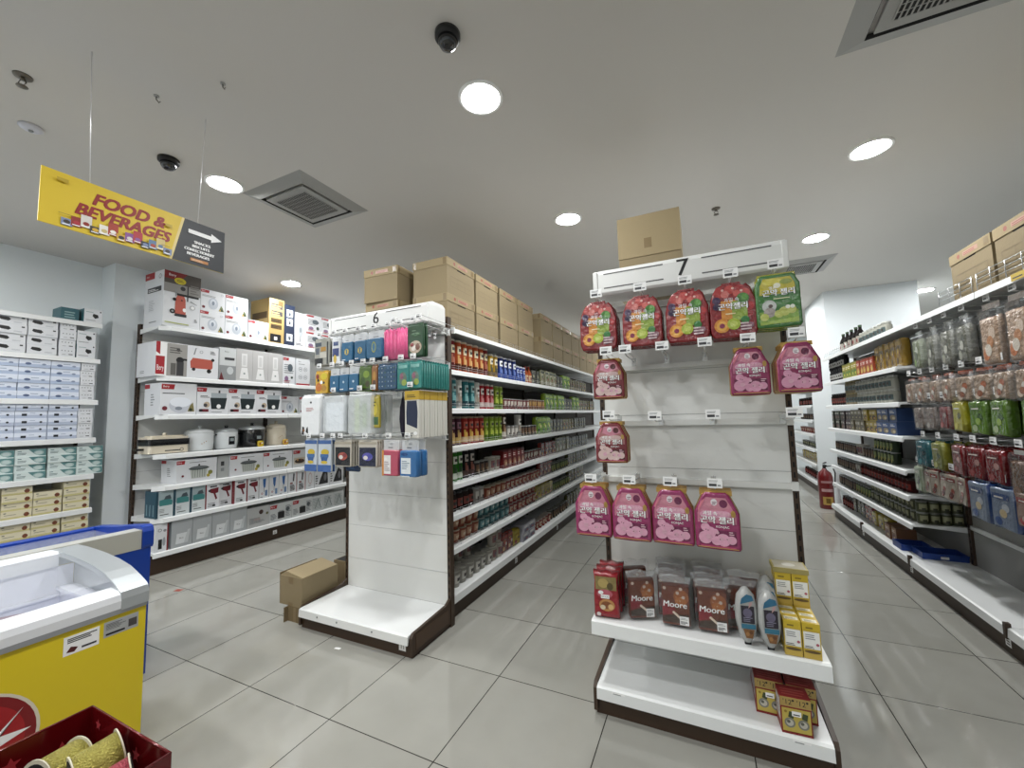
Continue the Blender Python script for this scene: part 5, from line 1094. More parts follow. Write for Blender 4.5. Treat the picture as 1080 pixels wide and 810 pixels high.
gb = thing('gift_box', 'open red star-patterned gift box holding ribbon spools', 'box', (-1.435, .39, .388))
RB = M('gift_paper', '640a10', .22, .25, coat=.4); ST = P('b0202a', 25); g = G(); hw, hd, hh = .205, .205, .22
for sx in (-1, 1): g.box(sx*hw-.003, sx*hw+.003, -hd, hd, 0, hh, RB)
for sy in (-1, 1): g.box(-hw, hw, sy*hd-.003, sy*hd+.003, 0, hh, RB)
g.box(-hw, hw, -hd, hd, 0, .005, RB)
def star(F, a, b, r, m): F.p([(a+(r if k % 2 == 0 else r*.45)*math.cos(PI/2+k*PI/5), b+(r if k % 2 == 0 else r*.45)*F.w/F.h*math.sin(PI/2+k*PI/5)) for k in range(10)], m)
for o, u, w in (((-hw+.003, hd, 0), (0, -1, 0), 1), ((hw, hd-.003, 0), (-1, 0, 0), 1), ((hw+.003, -hd, 0), (0, 1, 0), 0)):
    F = Face(g, o, u, (0, 0, 1), .4, hh)
    if w: F.n = -F.n if F.n.dot(Vector((-o[0], -o[1], 0))) < 0 else F.n
    for a, b, r in ((.15, .6, .09), (.38, .78, .05), (.52, .62, .07), (.78, .5, .1), (.9, .85, .04), (.66, .82, .05), (.3, .5, .05)): star(F, a, b, r, ST)
g.build('box_body', gb)
g = G(); 
for pts in (((-hw, hd, hh), (hw, hd, hh)), ((-hw, -hd, hh), (-hw, hd, hh)), ((hw, -hd, hh), (hw, hd, hh))): g.tube(pts, .0035, RB)
g.build('folded_rim', gb)
GLIT = M('gold_glitter', 'b8ae5c', .3, .7, bump=(240, 1.0)); SPW = P('d8d0b8'); PINKR = M('pink_glitter', 'b04a58', .35, .4, bump=(240, .9))
def spool(mat):
    t = thing('ribbon_spool'); R = .043
    g = G(); g.lathe([(R, -.042), (R, .042)], mat, 26, axis='x'); g.build('ribbon', t)
    for s in (-1, 1):
        g = G(); g.lathe([(R+.006, s*.0425-.0015), (R+.006, s*.0425+.0015)], SPW, 28, axis='x'); g.lathe([(R*.93, s*.0447-.0005), (R*.93, s*.0447+.0005)], SLOT, 24, axis='x'); g.build('flange', t)
    return t
PROTO['gold_spool'] = lambda: spool(GLIT); PROTO['pink_spool'] = lambda: spool(PINKR)
def rot3(o, rx, ry, rz): o.rotation_euler = (rx, ry, rz)
o = put('gold_spool', (-1.42, .53, .573), 0, 'gold glitter ribbon spool standing at the back of the red gift box', 'ribbon'); rot3(o, 0, -.15, 1.42)
o = put('gold_spool', (-1.515, .49, .556), 0, 'gold glitter ribbon spool lying at the freezer side of the gift box', 'ribbon'); rot3(o, 0, .1, 1.85)
o = put('pink_spool', (-1.385, .435, .558), 0, 'pink glitter ribbon spool in the middle of the gift box', 'ribbon'); rot3(o, 0, -.3, 1.3)
o = put('pink_spool', (-1.305, .51, .564), 0, 'pink glitter ribbon spool in the outer corner of the gift box', 'ribbon'); rot3(o, 0, -.2, 1.25)
for i, (x, y) in enumerate(((-1.53, .30), (-1.36, .30), (-1.53, .49), (-1.34, .49))):
    g = G(); g.lathe([(.001, -.03), (.07, -.03), (.07, .085), (.001, .085)], P('24191a') if i != 3 else PINKR, 20)
    tag(g.build('ribbon_spool', loc=(x, y, .424)), '%s dark spool lying at the bottom of the red gift box' % ordn(i+1), 'ribbon', 'spools at the bottom of the gift box')
g = G(); g.box(-.19, .19, -.19, .19, 0, .3875, CARD); t = thing('display_plinth', 'brown plinth under the red gift box', 'stand', (-1.41, .39, 0)); g.build('plinth_body', t)
g = G(); g.box(-.195, .195, -.195, .195, 0, .04, BROWN); g.build('plinth_base', t)

# fire extinguisher by the partition
fe = thing('fire_extinguisher', 'red fire extinguisher on the floor beside the white partition', 'fire extinguisher', (1.53, 7.22, 0))
EXR = M('extinguisher_red', '6e1014', .3, coat=.4); g = G(); g.lathe([(.085, 0), (.09, .01), (.09, .44), (.075, .50), (.03, .54), (.025, .56)], EXR, 24)
g.patch(.0906, -PI/2-.7, -PI/2+.7, .06, .17, P('c9a24a')); g.patch(.0909, -PI/2-.3, -PI/2+.3, .08, .15, P('7a5a1a')); g.patch(.0906, -PI/2-.8, -PI/2+.8, .24, .28, P('c9a0a0')); g.patch(.0906, -PI/2-.8, -PI/2+.8, .36, .39, P('b98a8a')); g.build('cylinder', fe)
g = G(); g.lathe([(.02, .56), (.02, .60)], BLACK, 12); g.box(-.012, .012, -.09, .03, .60, .615, BLACK); g.prism([(-.10, .645), (.03, .62), (.03, .63), (-.10, .66)], -.01, .01, BLACK, 'x'); g.build('valve_handle', fe)
g = G(); g.tube([(.02, 0, .585), (.09, -.02, .60), (.115, -.03, .5), (.10, -.03, .3)], .009, BLACK); g.build('hose', fe)

# ================================================================== packaged groceries
def canister(nm, r, h, body, lid, band=None, patch=None, blob=None, lidh=.014, n=16):
    t = thing(nm); g = G()
    g.lathe([(r*.97, 0), (r, .004), (r, h-.004), (r*.98, h)], P(body, 35), n)
    if band: g.lathe([(r+.0006, h*.08), (r+.0006, h*.28)], P(band, 35), n, cap=False)
    if patch:
        g.patch(r+.0008, -PI/2-.75, -PI/2+.75, h*.6, h*.86, P(patch), 5)
        g.patch(r+.0012, -PI/2-.45, -PI/2+.4, h*.68, h*.78, P('2a2624'), 4)
    if blob:
        for a, z, s in ((-.2, .36, .5), (.35, .3, .3), (-.5, .46, .22)): g.patch(r+.001, -PI/2+a-s, -PI/2+a+s, h*(z-.08), h*(z+.1), P(blob), 4)
    g.build('tube', t)
    g = G(); g.lathe([(r*1.03, h-.002), (r*1.03, h+lidh-.003), (r*.95, h+lidh)], P(lid), n); g.build('lid', t); return t
def cup(nm, r0, r1, h, body, lid, patch, blob=None):
    t = thing(nm); g = G(); g.lathe([(r0, 0), (r0, .004), (r1, h)], P(body), 16)
    def pt(a0, a1, z0, z1, m, off):
        b = len(g.v)
        for i in range(5):
            a = a0+(a1-a0)*i/4
            for z in (z0, z1): r = r0+(r1-r0)*z/h+off; g.v.append((r*math.cos(a), r*math.sin(a), z))
        for i in range(4): g.face((b+2*i, b+2*i+2, b+2*i+3, b+2*i+1), m, True)
    pt(-PI/2-.8, -PI/2+.8, h*.25, h*.8, P(patch), .0008); pt(-PI/2-.4, -PI/2+.5, h*.4, h*.62, P(blob or '2a2624'), .0014)
    g.build('cup', t)
    g = G(); g.lathe([(r1*1.03, h), (r1*1.04, h+.004), (r1*.96, h+.006)], P(lid), 16); g.build('foil_lid', t); return t
def can(nm, r, h, label, top, patch, blob):
    t = thing(nm); g = G(); g.lathe([(r*.96, 0), (r, .004), (r, h-.004), (r*.95, h)], [M('tin', 'a8aaaa', .3, .8), P(label), M('tin')], 16)
    g.patch(r+.0008, -PI/2-.8, -PI/2+.7, h*.3, h*.8, P(patch), 5); g.patch(r+.0013, -PI/2-.35, -PI/2+.35, h*.15, h*.45, P(blob), 4); g.build('tin_body', t)
    g = G(); g.lathe([(r*.98, h), (r*.98, h+.003), (r*.9, h+.003), (r*.9, h+.001)], M('tin'), 16, cap=False); g.lathe([(.001, h+.0008), (r*.92, h+.0008)], P(top), 16, cap=False); g.build('rim', t); return t
def jar(nm, r, h, fill, lid, label, n=16):
    t = thing(nm); g = G(); g.lathe([(r*.94, 0), (r, .008), (r, h*.74), (r*.8, h*.84), (r*.78, h*.88)], P(fill, 25), n)
    g.patch(r+.0008, -PI/2-1.0, -PI/2+1.0, h*.2, h*.6, P(label), 6); g.patch(r+.0013, -PI/2-.5, -PI/2+.5, h*.32, h*.48, P('3a3028'), 4); g.build('glass_jar', t)
    g = G(); g.lathe([(r*.86, h*.85), (r*.86, h*.99), (r*.8, h)], P(lid), n); g.build('lid', t); return t
def bottle(nm, r, h, body, cap, label):
    t = thing(nm); g = G(); g.lathe([(r*.94, 0), (r, .006), (r, h*.55), (r*.8, h*.66), (r*.4, h*.8), (r*.36, h*.92)], P(body, 20), 16)
    g.patch(r+.0008, -PI/2-1.1, -PI/2+1.1, h*.12, h*.48, P(label), 6); g.patch(r+.0013, -PI/2-.5, -PI/2+.5, h*.2, h*.36, P('8a2a2a'), 4); g.build('bottle_body', t)
    g = G(); g.lathe([(r*.42, h*.9), (r*.42, h)], P(cap), 14); g.build('cap', t); return t
def sbag(nm, w, h, d, body, top, blobs, sheen=.7, clear=False):
    """standing or hanging pillow bag with crimped ends"""
    ol = [(-w*.47, 0), (-w*.2, .004), (w*.2, 0), (w*.47, .004), (w*.5, h*.2), (w*.47, h*.5), (w*.5, h*.8), (w*.46, h*.97), (w*.2, h), (0, h*.98), (-w*.2, h), (-w*.46, h*.97), (-w*.5, h*.8), (-w*.48, h*.5), (-w*.5, h*.2)]
    g = G(); y = g.pillow(ol, d, FOIL(body, sheen), FOIL(top, sheen), .86)
    F = Face(g, (-w/2, y, 0), (1, 0, 0), (0, 0, 1), w, h, .0008)
    F.r(.1, .74, .9, .88, P(top)); F.lines(.25, .6, .75, .7, 2, P(blobs[0]))
    for k, c in enumerate(blobs): F.e(.3+.4*((k*7) % 5)/4, .22+.32*((k*3) % 4)/3, .17-.02*k, .11-.01*k, P(c))
    return g.build(nm)
def crate(nm, w, d, h, base, art): return carton(nm, w, d, h, P(base), art)
def pack_art(c1, c2, c3): return lambda F: (F.r(.06, .58, .94, .9, P(c1)), F.lines(.15, .64, .85, .84, 2, P('e8e4dc')), F.e(.5, .3, .36, .2, P(c2)), F.e(.6, .26, .18, .1, P(c3)), F.r(0, 0, 1, .06, P(c1)))
PR = PROTO
PR['can_orange'] = lambda: canister('snack_canister', .038, .235, 'b4481c', 'c8b89a', '5a2a18', 'd9c9a4', 'd9a25a')
PR['can_choc'] = lambda: canister('snack_canister', .038, .235, '4a2a1c', 'd8d2c4', 'c9c1b4', 'e0d8c8', 'a07a5a')
PR['can_red'] = lambda: canister('snack_canister', .038, .235, '7a1418', 'b8b0a0', '5a0c10', 'c9b890', 'a85a3a')
PR['can_yellow'] = lambda: canister('snack_canister', .036, .20, 'b58f24', 'd8d4c4', '6a5218', 'e6e0c8', '4a4a2a')
PR['can_navy'] = lambda: canister('snack_canister', .040, .20, '16286a', 'c9ccd4', '2c4aa0', 'e2e4ea', '5a76c4')
PR['can_navy_small'] = lambda: canister('snack_canister', .034, .15, '1a2f80', 'c9ccd4', '2c4aa0', 'b0bce0', '6a86d0')
PR['bottle_orange'] = lambda: bottle('sauce_bottle', .034, .19, 'a84a1c', 'b83020', 'd0b08a')
PR['can_teal'] = lambda: canister('snack_canister', .038, .22, '1f6a70', 'b4bcbc', '123c44', '8fb8b8', '6fa8a8')
PR['can_white'] = lambda: canister('snack_canister', .036, .21, 'b4b2ac', 'c9c9c4', '7a7a76', 'e2e0da', '9a8a7a')
PR['can_red2'] = lambda: canister('snack_canister', .036, .205, '9a141c', 'b8b0a8', 'c4b4b0', 'e0d0c8', 'c07070')
PR['can_lime'] = lambda: canister('snack_canister', .038, .20, '6f8a1c', '8a9a4a', '4a661a', '9ab03a', 'a8b83a')
PR['can_green'] = lambda: canister('snack_canister', .038, .215, '2a7a1c', 'b8c4b0', 'c9d2c0', 'dfe8d4', '1c4a18')
PR['can_black'] = lambda: canister('snack_canister', .036, .215, '1c1a1c', 'b8b4b0', '5a4440', 'c8bcb4', '8a4a3a')
PR['can_plum'] = lambda: canister('snack_canister', .038, .205, '3f1424', '8a7a70', 'b89a5a', '8a5a6a', 'b08a4a')
PR['can_scarlet'] = lambda: canister('snack_canister', .038, .205, '8c1a12', 'a08a70', 'c9b08a', 'b8503a', 'c9983a')
PR['tin_brown'] = lambda: can('food_tin', .036, .11, '6a4020', '9a7a4a', 'b08a4a', '8a3a1c')
PR['tin_red'] = lambda: can('food_tin', .034, .10, '6a1418', '9a9a94', 'c4bcb0', '4a0c10')
PR['tin_dark'] = lambda: can('food_tin', .036, .105, '241c18', '6a665e', '6a4a34', 'a08a6a')
PR['tin_olive'] = lambda: can('food_tin', .037, .088, '44482a', '8a8a7a', 'a0a07a', '2c3018')
PR['tin_green'] = lambda: can('food_tin', .036, .105, '24381c', '7a7a6a', '8a9a5a', 'b0a03a')
PR['tin_grey'] = lambda: can('food_tin', .036, .115, '8a8680', 'a8a6a0', 'c4c0b8', '4a3a34')
PR['tin_teal'] = lambda: can('food_tin', .036, .105, '1c5058', '7a8a8a', '5a8c90', 'a0b8b8')
PR['cup_red'] = lambda: cup('noodle_cup', .034, .046, .09, '8c1c1c', 'c4b8b0', 'c9b09a', 'b04a2a')
PR['cup_orange'] = lambda: cup('noodle_cup', .034, .046, .09, '8a3a1c', 'b8a890', 'b88a6a', 'd0b89a')
PR['cup_grey'] = lambda: cup('noodle_cup', .036, .047, .11, '9a9890', 'b8b6ae', 'c9c7c0', '3a3634')
PR['cup_teal'] = lambda: cup('noodle_cup', .034, .045, .09, '1f5a60', 'a0b0b0', '6a9ca0', 'c0cfcc')
PR['cup_pale'] = lambda: cup('noodle_cup', .036, .048, .115, 'b4aea2', 'd0ccc4', '8a5a5a', '5a4a5a')
PR['jar_dark'] = lambda: jar('food_jar', .038, .145, '231512', '17181a', '8a3a30')
PR['jar_black'] = lambda: jar('food_jar', .040, .15, '1a1a1e', '101216', '9a9a96')
PR['jar_beige'] = lambda: jar('food_jar', .040, .135, '8a7f68', '9a8a5a', '5a6a6a')
PR['jar_pale'] = lambda: jar('food_jar', .042, .125, '9a9a90', 'b0b0aa', '4a5a5c')
PR['jar_red'] = lambda: jar('food_jar', .036, .12, '4a1412', '2a1a14', 'a03028')
PR['soy_bottle'] = lambda: bottle('sauce_bottle', .040, .235, '120c0a', '3f5a3a', 'b0a89a')
PR['bag_green'] = lambda: sbag('snack_bag', .15, .20, .07, '5f8a1c', '8fb02a', ('2f4a14', 'a8c43a', 'c9c47a'))
PR['bag_white_green'] = lambda: sbag('snack_bag', .14, .20, .06, '8f8a6a', '3f4a24', ('c9c4ae', '5a6a2a', '8a4a2a'))
PR['bag_dark'] = lambda: sbag('snack_bag', .12, .17, .05, '24221c', '3f3c24', ('8a8a5a', 'a09a7a', '4a5a2a'))
PR['bag_mixed'] = lambda: sbag('snack_bag', .12, .165, .05, '4a3a24', '6a6a2a', ('b8a86a', '8a4a34', '6a7a3a'))
PR['bag_red'] = lambda: sbag('snack_bag', .13, .165, .05, '7a1a18', '9a2a20', ('c9a06a', 'b84a3a', 'd0c0b0'))
PR['box_red'] = lambda: crate('grocery_box', .085, .12, .16, '6a1216', pack_art('8c1c20', 'b87a5a', 'd9c4a0'))
PR['box_blue'] = lambda: crate('grocery_box', .15, .16, .12, '2a4578', pack_art('3a5c9a', '8a7a5a', 'c9b890'))
PR['box_yellow'] = lambda: crate('grocery_box', .11, .14, .115, 'a8902a', pack_art('c4a82c', '4a3a2a', 'c98a2a'))
PR['box_beige'] = lambda: crate('grocery_box', .105, .14, .115, '6a5f44', pack_art('8a8060', '4a4434', 'a89a6a'))
PR['box_darkgreen'] = lambda: crate('grocery_box', .10, .14, .11, '2a2c1c', pack_art('3c4a24', '5a2a24', '7a6a4a'))
PR['box_plum'] = lambda: crate('grocery_box', .10, .14, .11, '2c1a22', pack_art('4a2a34', '6a4a3a', '8a7a6a'))
PR['packet_citrus'] = lambda: crate('grocery_box', .095, .1, .17, '8a8a24', pack_art('b8a82c', '3f7a24', 'd0c43a'))
PR['packet_sunset'] = lambda: crate('grocery_box', .085, .1, .165, '9a3a1c', pack_art('b8402c', 'd09a3a', 'c9c06a'))
PR['bag_gold'] = lambda: sbag('snack_bag', .12, .25, .07, '8a6a1c', 'a8842a', ('5a3a10', 'c9a84a', '7a4a18'))
PR['box_white_small'] = lambda: crate('grocery_box', .16, .13, .08, '8a8a92', pack_art('b8b8c0', '5a5a78', '9a4a4a'))
PR['box_carton'] = lambda: crate('grocery_box', .13, .14, .13, '8a5a3a', pack_art('a87a4a', '6a2a20', 'c9a86a'))
PR['bag_yellow'] = lambda: sbag('snack_bag', .14, .15, .07, 'a8921c', 'c0a82a', ('8a1c1c', 'd0b83a', '5a4a10'))
# ---- rows along an aisle: (key, description, category, how many, pitch[, layers])
def row(items, xf, facing, y0, z, where, step=1, dep=.10, jitter=.004):
    y = y0; cnt = {}
    rz = PI/2 if facing > 0 else -PI/2
    for it in items:
        key, desc, cat, n, pitch = it[:5]; layers = it[5] if len(it) > 5 else 1
        hgt = it[6] if len(it) > 6 else 0
        for i in range(n):
            cnt[desc] = cnt.get(desc, 0)+1
            for L in range(layers):
                yy = y+step*pitch/2; d = dep*(.42+.1*random.random())
                lay = '' if layers == 1 else ('lower ' if L == 0 else 'upper ')
                put(key, (xf-facing*(.05+d), yy+random.uniform(-jitter, jitter), z+L*hgt), rz+random.uniform(-.07, .07),
                    '%s %s%s from the %s' % (ordn(cnt[desc]), lay, desc, where), cat, desc+' on the '+where)
            y += step*pitch
    return y
W6 = 'aisle mouth, %s tier of gondola 6'
T = ['top', 'second', 'third', 'fourth', 'fifth', 'sixth', 'seventh', 'bottom']
X6 = -1.65
row([('can_choc', 'white-topped brown canister', 'canister', 1, .085), ('can_red', 'dark red canister', 'canister', 1, .085), ('can_orange', 'orange canister', 'canister', 5, .092), ('can_red', 'dark red canister', 'canister', 1, .085), ('can_yellow', 'yellow canister', 'canister', 2, .095), ('can_navy', 'navy canister', 'canister', 4, .10), ('can_navy_small', 'small navy canister', 'canister', 3, .085), ('bottle_orange', 'orange bottle', 'bottle', 2, .085),
     ('bag_dark', 'dark snack bag', 'bag', 2, .13), ('bag_white_green', 'cream snack bag', 'bag', 4, .15), ('bag_dark', 'dark snack bag', 'bag', 2, .13), ('bag_green', 'lime snack bag', 'bag', 2, .16), ('bag_mixed', 'brown snack bag', 'bag', 7, .13)], X6, 1, 2.475, GZ[1], W6 % T[1])
row([('can_teal', 'teal canister', 'canister', 2, .095), ('can_white', 'white canister', 'canister', 1, .085), ('can_teal', 'teal canister', 'canister', 2, .095), ('can_white', 'white canister', 'canister', 1, .085), ('can_red2', 'red canister', 'canister', 3, .09), ('can_lime', 'lime canister', 'canister', 2, .09), ('tin_red', 'red food tin', 'tin', 8, .078), ('tin_brown', 'brown food tin', 'tin', 6, .08),
     ('bag_green', 'green snack bag', 'bag', 5, .155), ('bag_dark', 'dark snack bag', 'bag', 3, .13), ('bag_green', 'green snack bag', 'bag', 2, .16), ('bag_mixed', 'brown snack bag', 'bag', 8, .13)], X6, 1, 2.475, GZ[2], W6 % T[2])
row([('can_plum', 'plum canister', 'canister', 3, .085), ('can_scarlet', 'scarlet canister', 'canister', 4, .088), ('can_lime', 'lime canister', 'canister', 4, .09), ('can_choc', 'brown canister', 'canister', 1, .09), ('tin_grey', 'grey food tin', 'tin', 3, .085), ('can_white', 'white canister', 'canister', 1, .09), ('tin_dark', 'dark food tin', 'tin', 5, .085), ('bag_green', 'green snack bag', 'bag', 3, .15), ('bag_dark', 'dark snack bag', 'bag', 4, .13), ('bag_mixed', 'brown snack bag', 'bag', 4, .13), ('bag_dark', 'dark snack bag', 'bag', 5, .13)], X6, 1, 2.475, GZ[3], W6 % T[3])
row([('can_green', 'green canister', 'canister', 3, .09), ('can_black', 'black canister', 'canister', 2, .09), ('tin_dark', 'dark food tin', 'tin', 3, .08), ('cup_pale', 'pale noodle cup', 'cup', 2, .1), ('box_red', 'red grocery box', 'box', 5, .1), ('tin_red', 'red food tin', 'tin', 7, .08), ('bag_red', 'red snack bag', 'bag', 4, .13), ('bag_white_green', 'cream snack bag', 'bag', 4, .14), ('bag_dark', 'dark snack bag', 'bag', 8, .13)], X6, 1, 2.475, GZ[4], W6 % T[4])
row([('jar_dark', 'dark food jar', 'jar', 5, .085), ('tin_grey', 'grey food tin', 'tin', 2, .085), ('cup_orange', 'orange noodle cup', 'cup', 4, .1), ('cup_red', 'red noodle cup', 'cup', 9, .098), ('bag_red', 'red snack bag', 'bag', 3, .13), ('tin_green', 'green food tin', 'tin', 8, .085), ('bag_mixed', 'brown snack bag', 'bag', 8, .13)], X6, 1, 2.475, GZ[5], W6 % T[5])
row([('cup_orange', 'orange noodle cup', 'cup', 5, .097, 2, .0985), ('cup_teal', 'teal noodle cup', 'cup', 6, .095, 2, .0985), ('cup_red', 'red noodle cup', 'cup', 7, .097, 2, .0985), ('bag_yellow', 'yellow snack bag', 'bag', 4, .14), ('tin_green', 'green food tin', 'tin', 8, .085), ('bag_mixed', 'brown snack bag', 'bag', 6, .13)], X6, 1, 2.475, GZ[6], W6 % T[6])
row([('cup_grey', 'grey noodle cup', 'cup', 7, .1, 1), ('cup_pale', 'pale noodle cup', 'cup', 2, .1, 2, .122), ('bag_red', 'red snack bag', 'bag', 2, .12), ('bag_yellow', 'yellow snack bag', 'bag', 1, .14), ('box_white_small', 'pale grocery box', 'box', 2, .165, 2, .081), ('cup_red', 'red noodle cup', 'cup', 6, .097), ('tin_dark', 'dark food tin', 'tin', 8, .085), ('bag_mixed', 'brown snack bag', 'bag', 5, .13)], X6, 1, 2.475, .165, W6 % T[7])
# second-depth cups showing above the bottom row
for i in range(4): put('cup_pale', (X6-.19, 2.56+.13*i, .165+.12), PI/2, '%s pale noodle cup stacked behind the grey bottom-tier cups' % ordn(i+1), 'cup', 'stacked pale noodle cups')
for i in range(4): put('cup_grey', (X6-.19, 2.56+.13*i, .165), PI/2, '%s lower noodle cup behind the grey bottom-tier cups' % ordn(i+1), 'cup', 'rear noodle cups')
# grocery gondola jar shelves, from the extinguisher end towards the hooks
WR = 'extinguisher end, %s tier of the jar shelves'
XR2 = 1.50; YS = 6.70
row([('jar_black', 'black-lidded jar', 'jar', 7, .09, 2, .151), ('packet_citrus', 'yellow-green packet', 'box', 5, .1), ('packet_sunset', 'red-yellow packet', 'box', 5, .09), ('bag_gold', 'tall gold bag', 'bag', 5, .125)], XR2, -1, YS, RZ[0], WR % 'second', -1, .1)
row([('jar_dark', 'red-labelled dark jar', 'jar', 7, .085, 1), ('jar_beige', 'beige jar', 'jar', 4, .09, 2, .136), ('jar_pale', 'pale jar', 'jar', 10, .095, 2, .126)], XR2, -1, YS, RZ[1], WR % 'third', -1, .1)
row([('box_darkgreen', 'dark green box', 'box', 4, .107, 2, .111), ('box_plum', 'plum box', 'box', 3, .107, 2, .111), ('box_beige', 'beige box', 'box', 4, .11, 2, .116), ('box_yellow', 'yellow box', 'box', 3, .115, 2, .116), ('box_blue', 'blue box', 'box', 3, .158, 2, .121)], XR2, -1, YS, RZ[2], WR % 'fourth', -1, .16)
row([('tin_dark', 'dark tin', 'tin', 10, .08, 1), ('cup_pale', 'pale cup', 'cup', 2, .1), ('tin_dark', 'dark tin', 'tin', 4, .08), ('tin_green', 'green tin', 'tin', 6, .082, 2, .109)], XR2, -1, YS, RZ[3], WR % 'fifth', -1, .1)
row([('tin_dark', 'dark tin', 'tin', 9, .08), ('tin_grey', 'grey tin', 'tin', 2, .08), ('jar_red', 'red jar', 'jar', 15, .079)], XR2, -1, YS, RZ[4], WR % 'sixth', -1, .1)
row([('tin_dark', 'dark tin', 'tin', 8, .08), ('tin_green', 'green tin', 'tin', 6, .08), ('tin_olive', 'olive tin', 'tin', 12, .082, 2, .0935)], XR2, -1, YS, RZ[5], WR % 'seventh', -1, .1)
row([('jar_red', 'red jar', 'jar', 5, .08), ('bag_dark', 'dark bag', 'bag', 3, .13), ('bag_red', 'red bag', 'bag', 2, .13), ('bag_yellow', 'yellow bag', 'bag', 3, .15), ('box_carton', 'brown carton', 'box', 2, .14)], XR2, -1, YS, .165, WR % 'bottom', -1, .14)
for i in range(4): 
    for j in range(2): put('tin_olive', (1.6+.07*i, 4.545, .442+.0935*j), 0, '%s %s olive tin along the open end of the jar shelves' % (('lower', 'upper')[j], ordn(i+1)), 'tin', 'olive tins at the open shelf end')
for i, y in enumerate((6.2, 6.05, 5.9, 5.75, 5.62)): put('soy_bottle', (1.62, y, 2.085), -PI/2, '%s dark sauce bottle on top of the jar shelves' % ordn(i+1), 'bottle', 'dark sauce bottles')
for i in range(7): put('jar_pale', (1.61, 5.5-.1*i, 2.085), -PI/2, '%s pale jar on top of the jar shelves' % ordn(i+1), 'jar', 'pale jars on the top')
for i, y in enumerate((4.72, 4.72)):
    t = thing('storage_tray', '%s blue plastic tray on the grocery gondola base' % ('lone', 'second')[i] if i else 'first blue plastic tray on the base beside the brown cartons', 'tray', ((1.60, 1.70)[i], (4.80, 4.60)[i], .1665))
    g = G(); bt = M('tray_blue', '1f3f8a', .4); w, d, h = (.09, .10, .05) if i == 0 else (.10, .16, .05)
    w = .135 if i else .10; d = .09
    for s in (-1, 1): g.box(-w, w, s*d-.004, s*d+.004, 0, h, bt); g.box(s*w-.004, s*w+.004, -d, d, 0, h, bt)
    g.box(-w, w, -d, d, 0, .004, bt); g.build('tray_body', t)
    g = G(); g.box(-w-.006, w+.006, -d-.006, -d, h-.012, h, bt); g.box(-w-.006, -w, -d, d, h-.012, h, bt); g.build('rim', t)
    if i:
        g = G(); F = Face(g, (-.03, -d-.0045, .01), (1, 0, 0), (0, 0, 1), .05, .02); F.r(0, 0, 1, 1, WHITE); g.build('tray_label', t)
# archive boxes and fence on top of the hook bays
for i, y in enumerate((3.335, 2.90, 2.47)): put('archive_box', (1.673, y, 2.0855), -PI/2, '%s archive box behind the wire fence over the hooks' % ordn(i+1), 'box', 'archive boxes over the snack hooks')
for i, (a, b) in enumerate(((2.53, 3.28), (3.33, 3.70), (1.55, 2.5))):
    t = thing('wire_fence', '%s low chrome wire fence along the top edge over the hooks' % ordn(i+1), 'fence', (1.504, a, 2.0855)); L = b-a
    for z in (.03, .06, .09):
        g = G(); g.tube([(0, 0, z), (0, L, z)], .0025, CHROME); g.build('wire_rail', t)
    for k in range(int(L/.12)+1):
        g = G(); g.tube([(0, k*L/int(L/.12), 0), (0, k*L/int(L/.12), .095)], .0025, CHROME); g.build('wire_post', t)
t = thing('wire_fence', 'low chrome wire fence on top at the extinguisher end', 'fence', (1.525, 5.62, 2.0855))
for z in (.025, .05):
    g = G(); g.tube([(0, 0, z), (0, 1.08, z)], .002, CHROME); g.build('wire_rail', t)
for k in range(14):
    g = G(); g.tube([(0, k*1.08/13, 0), (0, k*1.08/13, .07)], .002, CHROME); g.build('wire_post', t)
g = G(); g.box(-.002, 0, 0, .12, 0, .035, P('d8b83a')); F = Face(g, (-.002, .12, 0), (0, -1, 0), (0, 0, 1), .12, .035); F.lines(.1, .3, .8, .7, 1, DARKINK)
tag(g.build('shelf_label', loc=(1.496, 2.86, 2.045)), 'yellow shelf label on the top edge over the snack hooks', 'label')
# hanging snack bags
def hbag(nm, w, h, d, film, fill, accents, clear=True):
    t = thing(nm); ol = [(-w*.48, 0), (0, .004), (w*.48, 0), (w*.5, h*.3), (w*.48, h*.7), (w*.5, h), (w*.15, h*.985), (-w*.15, h), (-w*.5, h*.99), (-w*.47, h*.7), (-w*.5, h*.3)]
    g = G()
    if clear:
        g.pillow(ol, d, CLEAR, CLEARB, .88); g.build('clear_film', t)
        g = G(); y = g.pillow([(x*.92, .01+z*.80) for x, z in ol], d*.86, FOIL(fill, 2.2), None, .82)
    else: y = g.pillow(ol, d, FOIL(fill, .8), FOIL(film, .8), .88)
    F = Face(g, (-w/2, y, 0), (1, 0, 0), (0, 0, 1), w, h, .001)
    for k, c in enumerate(accents): F.e(.32+.36*((k*3) % 4)/3, .2+.4*((k*5) % 7)/6, .16, .1, P(c))
    if not clear: F.r(.12, .72, .88, .86, P(film)); F.lines(.22, .75, .78, .83, 1, P('dcd6cc'))
    g.build('contents' if clear else 'bag', t)
    g = G(); g.box(-w*.44, w*.44, -.002, .002, h*.955, h*1.05, FOIL(film)); g.build('header_strip', t); return t
PR['h_silver'] = lambda: hbag('snack_bag', .13, .30, .07, '8a8c88', '6a6a5c', ('9a9a8a', '4a4c3c', 'b0b0a4'))
PR['h_clearveg'] = lambda: hbag('snack_bag', .14, .28, .07, '9aa09a', '7a8464', ('7a9a4a', 'c9ccc0', '4a5a34'))
PR['h_prawn'] = lambda: hbag('snack_bag', .17, .35, .055, 'b0a49a', 'a8886c', ('c06a34', 'c9b09a', 'b87a4a', 'd0c4b4'))
PR['h_snack'] = lambda: hbag('snack_bag', .15, .20, .06, 'a84a24', '9a8068', ('c9b4a0', 'a85a34', 'd0c8bc', '8a4a2a'))
